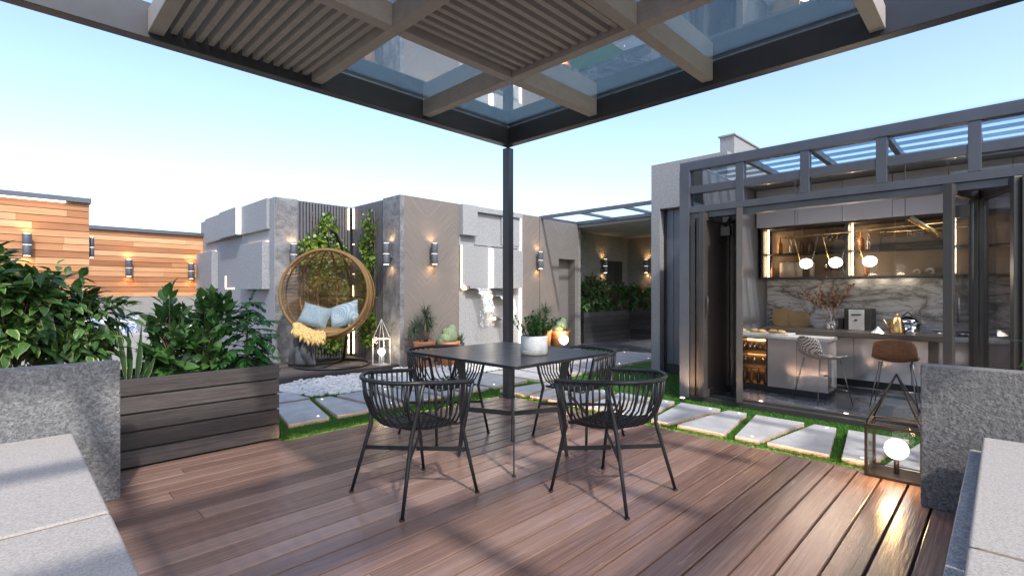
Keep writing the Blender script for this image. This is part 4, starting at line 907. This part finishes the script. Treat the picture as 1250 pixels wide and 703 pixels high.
t = thing('aloe', 'dark spiky aloe in the slim dark pot', 'plant', (5.27, 6.40, .33)); mb = MB()
for k in range(26): a = k * 2.4; e = .7 + k * .09; mb.leaf((5.27, 6.40, .33), (math.cos(a), math.sin(a), e), (-math.cos(a), -math.sin(a), .6), rnd(.16, .24), .035, -.15, .35, rnd(0, 1), 4, .6, .2)
mb.build('aloe_leaves', l_snake, t)
tpot('terracotta pot under the cactus right of the pergola post', (7.68, 6.22, .0), .20, .44); cactus('pale green ribbed cactus clump right of the pergola post', (7.68, 6.22, .40), [(.03, 0, .10, .12, .13), (.10, .02, .20, .07, .08), (-.08, -.02, .06, .10, .08), (-.02, .03, .15, .06, .07)])
tpot('terracotta pot under the dark yucca behind the lit ball lamp', (7.35, 6.38, .0), .16, .46); yucca('dark spiky yucca behind the table plant, right of the post', (7.40, 6.40, .42), [(.05, 0, .36, .28, 170), (-.12, .02, .24, .22, 110)])
o = MB().ball((7.45, 5.95, .29), .09).build('ball_lamp', m_globe); o2 = MB().cyl((7.45, 5.95), .05, -.02, .20, 16).build('lamp_base', m_steel, None)
t = thing('garden_lamp', 'small lit ball lamp glowing on the terracotta pots', 'lamp', (7.45, 5.95, -.02))
for q in (o, o2): q.data.transform(Matrix.Translation((-7.45, -5.95, .02))); q.parent = t
light('POINT', 'ball_light', (7.45, 6.0, .40), 6, (1, .6, .28), t, size=.05)
rebase(tag(MB().ball((7.55, 5.75, .06), .17, .13, .09, 14, 9, .05).build('boulder', m_white), 'pale smooth boulder before the right cactus pot', 'boulder'), (7.55, 5.75, -.02))
# ================================================================== WALL LAMPS
def sconce(label, p, n, group='round up-and-down wall lamps', e=1.4, r=.056, h=.165, off=.10):
    """p on the wall, n outward"""
    p = Vector(p); n = Vector(n); t = thing('wall_lamp', label, 'wall lamp', tuple(p), 0, group); c = p + n * off
    MB().cyl((c.x, c.y), r, c.z + .002, c.z + h, 24).cyl((c.x, c.y), r, c.z - h, c.z - .002, 24).build('housing', m_frame, t, bevel=.002)
    MB().cyl((c.x, c.y), r * .9, c.z - .0018, c.z + .0015, 20).build('light_ring', m_ledw, t)
    s = Vector((-n.y, n.x, 0)); mb = MB(); a = p + n * .002; mb.bar(a + n * .0, a + n * max(.01, off - r * .95), .12, r * 1.1); mb.build('bracket', m_frame, t)
    for sz in (1, -1):
        MB().cyl((c.x, c.y), r * .7, c.z + sz * h + (0.0005 if sz > 0 else -.0035), c.z + sz * h + (.0035 if sz > 0 else -.0005), 16).build('lens', m_lens, t)
        q = (c.x - n.x * .03, c.y - n.y * .03, c.z + sz * (h + .012)); light('SPOT', 'beam', q, e, (1, .55, .22), t, (q[0] - n.x * .35, q[1] - n.y * .35, q[2] + sz), .02, 130, .8)
sconce('wall lamp on the marbled column left of the egg chair', (3.24, 8.165, 1.79), (0, -1, 0)); sconce('wall lamp on the marbled wall end right of the egg chair', (4.285, 6.87, 1.79), (-1, 0, 0))
sconce('wall lamp on the left chevron panel above the yucca', (4.87, 6.64, 1.81), (0, -1, 0)); sconce('wall lamp on the chevron panel right of the pergola post', (7.46, 6.64, 1.82), (0, -1, 0))
sconce('wall lamp on the roughcast wall beside the dark alcove window', (10.4, 7.1, 1.83), (0, -1, 0)); sconce('wall lamp on the back wall of the alcove, close to the pier', (11.6, 6.51, 1.85), (-1, 0, 0))
sconce('wall lamp on the tall near cedar wall, just above the ficus', (.22, 9.6, 1.84), (0, -1, 0), e=1.0, r=.05, h=.15); sconce('wall lamp half hidden at the right end of the tall near cedar wall', (.882, 9.70, 1.86), (1, 0, 0), e=.6, r=.03, h=.15, off=.036)
sconce('wall lamp on the low cedar wall, left one of two', (1.70, 12.2, 1.66), (0, -1, 0), e=1.0, r=.055, h=.16); sconce('wall lamp on the low cedar wall, next to the block wall', (2.74, 12.2, 1.63), (0, -1, 0), e=1.0, r=.055, h=.16)
# ================================================================== LANTERNS
m_lglass = glass('lantern_glass', (.95, .95, .95), .006)
def lantern(label, c, s, hb, ha, m, rot=0):
    t = thing('lantern', label, 'lantern', c, 0, 'pyramid topped lanterns'); x0, y0, z0 = c; b = s / 2; w = s * .055
    for z, nm in ((0, 'base_frame'), (hb - w, 'top_frame')):
        mb = MB(); i4 = [[mb.v((x0 + a * (b - e), y0 + d * (b - e), z0 + z + h)) for a, d in ((-1,-1),(1,-1),(1,1),(-1,1))] for e, h in ((0, 0), (0, w), (w, w), (w, 0))]
        for r_ in range(4):
            p, q = i4[r_], i4[(r_ + 1) % 4]
            for k in range(4): mb.f((p[k], p[(k+1) % 4], q[(k+1) % 4], q[k]))
        mb.build(nm, m, t)
    for a in (-1, 1):
        for d in (-1, 1): MB().box(x0 + a * (b - w / 2) - w / 2, x0 + a * (b - w / 2) + w / 2, y0 + d * (b - w / 2) - w / 2, y0 + d * (b - w / 2) + w / 2, z0 + w + .0005, z0 + hb - w - .0005).build('corner_post', m, t)
    mb = MB(); ap = (x0, y0, z0 + ha); cs = [(x0 + a * (b - w / 2), y0 + d * (b - w / 2), z0 + hb + .002) for a, d in ((-1,-1),(1,-1),(1,1),(-1,1))]
    for k in range(4): mb.tube([cs[k], ap], w * .35, 6)
    mb.build('roof_frame', m, t); mb = MB(); i = [mb.v(q) for q in cs] + [mb.v(ap)]
    for k in range(4): mb.f((i[k], i[(k+1) % 4], i[4]))
    mb.build('roof_glass', m_lglass, t)
    mb = MB(); 
    MB().box(x0 - b + w, x0 + b - w, y0 - b + w, y0 + b - w, z0 + .003, z0 + .012).build('floor_plate', m, t)
    for x_, y_, ax in ((x0 - b + w * .5, y0, 0), (x0 + b - w * .5, y0, 0), (x0, y0 - b + w * .5, 1), (x0, y0 + b - w * .5, 1)):
        q = (x_ - .001, x_ + .001, y0 - b + w, y0 + b - w, z0 + w, z0 + hb - w) if ax == 0 else (x0 - b + w, x0 + b - w, y_ - .001, y_ + .001, z0 + w, z0 + hb - w)
        MB().box(*q).build('glass_pane', m_lglass, t)
    g = MB().ball((x0, y0, z0 + hb * .5), s * (.28 if s < .25 else .22), n=24, m=14).build('glowing_ball', m_globe, t); MB().cyl((x0, y0), .015, z0 + .0125, z0 + hb * .5 - s * .215, 10).build('ball_stem', m, t)
    return t
m_lant = simple('aged_steel_lantern', (.16, .15, .145), .15, 20, .45, .3); m_lantw = simple('pale_steel_lantern', (.55, .54, .52), .1, 20, .4, .1); m_lantb = simple('brown_lantern_frame', (.022, .016, .013), .2, 20, .4, .2)
l1 = lantern('smaller pale lantern on the platform beside the egg chair', (4.06, 6.80, .081), .20, .40, .70, m_lantw); light('POINT', 'lantern_light', (4.06, 6.80, .42), 3, (1, .75, .45), l1, size=.04)
l2 = lantern('large brown lantern with a glowing ball at the deck corner by the rough low wall', (4.10, .50, .001), .30, .34, .66, m_lantb); light('POINT', 'lantern_light', (3.84, .50, .16), 2.6, (1, .60, .25), l2, size=.04)
# warm base uplight on the kitchen corner post
t = thing('ground_spotlight', 'small ground spotlight warming the foot of the kitchen corner post', 'spotlight', (5.30, 2.55, -.02)); MB().cyl((5.30, 2.55), .03, -.02, .02, 16).build('housing', m_steel, t); MB().cyl((5.30, 2.55), .024, .0205, .024, 16).build('lens', m_lens, t); light('SPOT', 'beam', (5.29, 2.5, .04), 9, (1, .62, .34), t, (5.44, 2.5, .9), .02, 110, .9)
# ================================================================== EGG CHAIR
C = Vector((3.43, 7.25, 1.17)); RR = .665
n = Vector((-.426 - .7 * .30, -.905 + .71 * .30, .08)).normalized(); up = (Vector((0, 0, 1)) - n * n.z).normalized(); rt = up.cross(n).normalized(); OFF = .20
t = thing('egg_chair', 'round golden rattan hanging egg chair on a black stand before the slatted wall', 'hanging chair', (3.5, 7.3, .08))
def circ(off, r, k=72): return [C + n * off + (up * math.sin(2 * math.pi * j / k) + rt * math.cos(2 * math.pi * j / k)) * r for j in range(k)]
mb = MB(); ro = math.sqrt(RR**2 - OFF**2)
mb.tube(circ(OFF, ro), .024, 8, True); mb.tube(circ(OFF - .05, math.sqrt(RR**2 - (OFF-.05)**2) + .004), .017, 8, True)
for k in range(220):   # wrap binding round the rim
    a = 2 * math.pi * k / 220; u = (up * math.sin(a) + rt * math.cos(a)); tg = (up * math.cos(a) - rt * math.sin(a)); pc = C + n * OFF + u * ro
    mb.tube([pc + (u * math.cos(b) + n * math.sin(b)) * .0265 + tg * .004 * b for b in (0, 1.05, 2.1, 3.15, 4.2, 5.25, 6.28)], .0035, 4)
mb.build('rim', m_rattan, t)
def clipped(fn, k, mbx, r, nn=5):
    run = []
    for j in range(k + 1):
        p = fn(j / k)
        if (p - C).dot(n) < OFF - .01: run.append(p)
        else:
            if len(run) > 2: mbx.tube(run, r, nn)
            run = []
    if len(run) > 2: mbx.tube(run, r, nn)
a0 = math.atan2(n.y, n.x)
ribs = MB()
for k in range(14):
    az = a0 + 2 * math.pi * k / 14 + .1; clipped(lambda s, az=az: C + Vector((math.cos(az) * math.sin(s * math.pi), math.sin(az) * math.sin(s * math.pi), math.cos(s * math.pi))) * RR, 40, ribs, .013)
ribs.build('ribs', m_rattan, t); wv = MB()
for k in range(62):
    z = -.97 + 1.94 * k / 61; rr = math.sqrt(max(0, 1 - z * z)); clipped(lambda s, z=z, rr=rr: C + Vector((rr * math.cos(a0 + 2 * math.pi * s), rr * math.sin(a0 + 2 * math.pi * s), z)) * (RR - .006), 90, wv, .0060, 4)
wv.build('weave', m_rattan, t)
st = MB(); bc = Vector((3.52, 7.30, .10)); st.tube([bc + Vector((.54 * math.cos(a), .54 * math.sin(a), 0)) for a in [2 * math.pi * k / 48 for k in range(48)]], .022, 8, True)
pb_ = bc + Vector((.38, .40, 0)); st.tube([bc + Vector((-.4, -.36, 0)), pb_], .018, 8)
top = C + Vector((0, 0, .98)); mid = Vector((pb_.x + .10, pb_.y - .05, 1.25)); b1 = Vector((C.x + .30, C.y + .22, 1.95))
st.tube([pb_, Vector((pb_.x + .06, pb_.y, .6)), mid, Vector((C.x + .42, C.y + .32, 1.72)), b1, Vector((C.x + .16, C.y + .11, 2.10)), top], .021, 8); st.build('stand', m_black, t)
MB().tube([top, C + Vector((0, 0, RR - .01))], .009, 6).build('chain', m_black, t)
def pillow(label, c, w, h, nrm, rot, m, cat='pillow'):
    mb = MB(); k = 12; nrm = Vector(nrm).normalized(); u = Vector((0, 0, 1)); u = (u - nrm * u.dot(nrm)).normalized(); r = u.cross(nrm); ca, sa = math.cos(rot), math.sin(rot); u, r = u * ca + r * sa, r * ca - u * sa
    for side in (1, -1):
        g = [[None] * (k + 1) for _ in range(k + 1)]
        for i in range(k + 1):
            for j in range(k + 1):
                a, b = i / k * 2 - 1, j / k * 2 - 1; th = .10 * ((1 - a**4) * (1 - b**4)) ** .6; pin = 1 - .10 * (1 - a * a) * (b * b) ; pin2 = 1 - .10 * (1 - b * b) * (a * a)
                g[i][j] = mb.v(Vector(c) + r * a * w / 2 * pin2 + u * b * h / 2 * pin + nrm * side * th * (1 + .12 * math.sin(5 * a + 3 * b)))
        for i in range(k):
            for j in range(k): q = (g[i][j], g[i+1][j], g[i+1][j+1], g[i][j+1]); mb.f(q if side > 0 else q[::-1], True)
    o = mb.build('pillow', m); return rebase(tag(o, label, cat, 'pillows in the egg chair' if 'egg' in label else None), c)
q = C + rt * -.20 + up * -.34 + n * -.02; q2 = C + rt * .22 + up * -.32 + n * -.08
pillow('plain pale blue pillow on the left in the egg chair', tuple(q), .46, .38, n + up * .45 + rt * .1, .28, m_blue)
tt = NT('wavy_blue_fabric'); wv_ = tt.add('ShaderNodeTexWave', wave_type='RINGS'); wv_.inputs['Scale'].default_value = 9; wv_.inputs['Distortion'].default_value = 2; tt.link(tt.coord(), wv_.inputs['Vector']); tt.base(tt.ramp(wv_.outputs['Fac'], [(.3, (.17, .24, .29)), (.7, (.26, .33, .37))])); tt.set(Roughness=.9)
pillow('pale blue pillow with wavy lines on the right in the egg chair', tuple(q2), .48, .40, n + up * .4 - rt * .25, -.35, tt.m)
MB().ball(tuple(C - up * .56 - n * .12), .34, .34, .07, 24, 10).build('seat_pad', m_rattan, t)
mb = MB()
for _ in range(420):
    a = rnd(-.30, .12); s = rnd(0, 1); p = C + n * (OFF + .02 + .04 * s) + rt * (a - .10) + up * (-math.sqrt(max(.05, ro**2 - (a - .10)**2)) + .05 - .09 * s + rnd(-.03, .03)); d = Vector((rnd(-.5, .5), rnd(-.5, .5), -1)); l = rnd(.05, .10); mb.tube([p, p + d * l * .5 + n * .012, p + d * l], [.015, .020, .009], 6)
for _ in range(160):
    a = rnd(-.30, .12); p = C + n * (OFF - rnd(0, .16)) + rt * (a - .1) + up * (-math.sqrt(max(.05, ro**2 - (a - .1)**2)) + .045); mb.ball(tuple(p), .035, .035, .022, 7, 5, .1)
tag(mb.build('fringed_throw', m_mustard), 'straw-yellow tasselled throw over the front rim of the egg chair', 'throw')
mb = MB(); k = 16; g = []
for i in range(k + 1):
    g.append([])
    for j in range(k + 1):
        a, b = i / k, j / k; wob = .035 * math.sin(9 * a + 4 * b) + .02 * math.sin(17 * a - 6 * b); p = Vector((3.16, 7.40, .60)) + Vector((.7, -.71, 0)) * ((a - .5) * (.20 + .22 * b)) + Vector((0, 0, -1)) * b * .48 + n * (wob + .10 * math.sin(b * 3)) + Vector((-.06, 0, 0)) * b
        g[-1].append(mb.v(p))
for i in range(k):
    for j in range(k): mb.f((g[i][j], g[i+1][j], g[i+1][j+1], g[i][j+1]), True)
o = mb.build('blanket', m_greycloth); s = o.modifiers.new('s', 'SOLIDIFY'); s.thickness = .03; tag(o, 'dark grey blanket hanging below the left of the egg chair', 'blanket')
# ================================================================== IVY
def ivy(label, base, fn, N, density):
    t = thing('climbing_ivy', label, 'ivy', base, 0, 'climbers on the slatted alcove'); lf = MB(); st = MB()
    for _ in range(N):
        u = random.random(); v = random.random()
        p, nn = fn(u, v)
        if random.random() > density(u, v): continue
        d = (Vector((rnd(-1, 1), rnd(-1, 1), rnd(-1.2, .5))) + nn * .5).normalized(); s = rnd(.6, 1.1); lf.leaf(p + nn * rnd(.01, .12), d, nn + rdir() * .5, .075 * s, .062 * s, .3, .15, random.random() ** 1.6, 3, .8, .35)
    for k in range(9): u = rnd(.2, .8); st.tube([fn(u + .05 * math.sin(q * 5 + k), q)[0] + fn(u, q)[1] * .02 for q in [0, .2, .4, .6, .8, rnd(.85, .98)]], .005, 5)
    st.build('stem', m_bark, t); lf.build('foliage', l_ivy, t)
def blobs(pts):
    def f(u, v):
        return max(math.exp(-(((u - a) * w / r) ** 2 + ((v - b) * h / r) ** 2) * 1.3) for a, b, r, w, h in pts)
    return f
bn = [(rnd(.1, .9), rnd(.02, .8), rnd(.10, .22), .86, 2.42) for _ in range(16)] + [(.5, .93, .10, .86, 2.42), (.56, .88, .13, .86, 2.42), (.42, .80, .14, .86, 2.42), (.25, .70, .16, .86, 2.42), (.7, .72, .16, .86, 2.42)]
ivy('broad ivy on the slatted wall behind the egg chair', (3.8, 8.18, .08), lambda u, v: (Vector((3.36 + .86 * u, 8.18, .15 + 2.42 * v)), Vector((0, -1, 0))), 4200, blobs(bn))
be = [(.5 + .22 * math.sin(k * 2.1), .04 + k * .07, rnd(.09, .17), .66, 2.3) for k in range(13)] + [(.45, .97, .07, .66, 2.3)]
ivy('narrow ivy column on the slatted side wall right of the egg chair', (4.30, 7.5, .08), lambda u, v: (Vector((4.295, 7.20 + .66 * u, .3 + 2.30 * v)), Vector((-1, 0, 0))), 2600, blobs(be))
# ================================================================== SOFA beyond the planter
m_sofa = simple('pale_sofa_fabric', (.30, .295, .295), .1, 30, .95, 0, .4, 250); m_patt = NT('blue_white_print'); m_patt.base(m_patt.ramp(m_patt.noise(m_patt.coord(), 22, 3, .5, 1.5), [(.46, (.72, .73, .76)), (.54, (.12, .19, .42))])); m_patt.set(Roughness=.9); m_patt = m_patt.m
t = thing('garden_sofa', 'pale garden sofa seen between the plants before the cedar wall', 'sofa', (1, 8, -.1))
MB().box(-.2, 1.65, 7.9, 8.6, -.1, .34).build('base', m_sofa, t, bevel=.02); MB().box(-.2, 1.65, 7.78, 7.898, -.1, .68).build('backrest', m_sofa, t, bevel=.03); MB().box(1.652, 1.80, 7.78, 8.6, -.1, .55).build('armrest', m_sofa, t, bevel=.02); MB().box(-.15, 1.62, 7.91, 8.55, .342, .48).build('seat_cushion', m_sofa, t, bevel=.03)
pillow('blue and white printed pillow on the sofa back, left one', (.62, 7.98, .72), .5, .34, (0, -1, .2), .05, m_patt); pillow('blue and white printed pillow on the sofa back, right one', (1.02, 7.98, .71), .46, .34, (.1, -1, .2), -.08, m_patt)
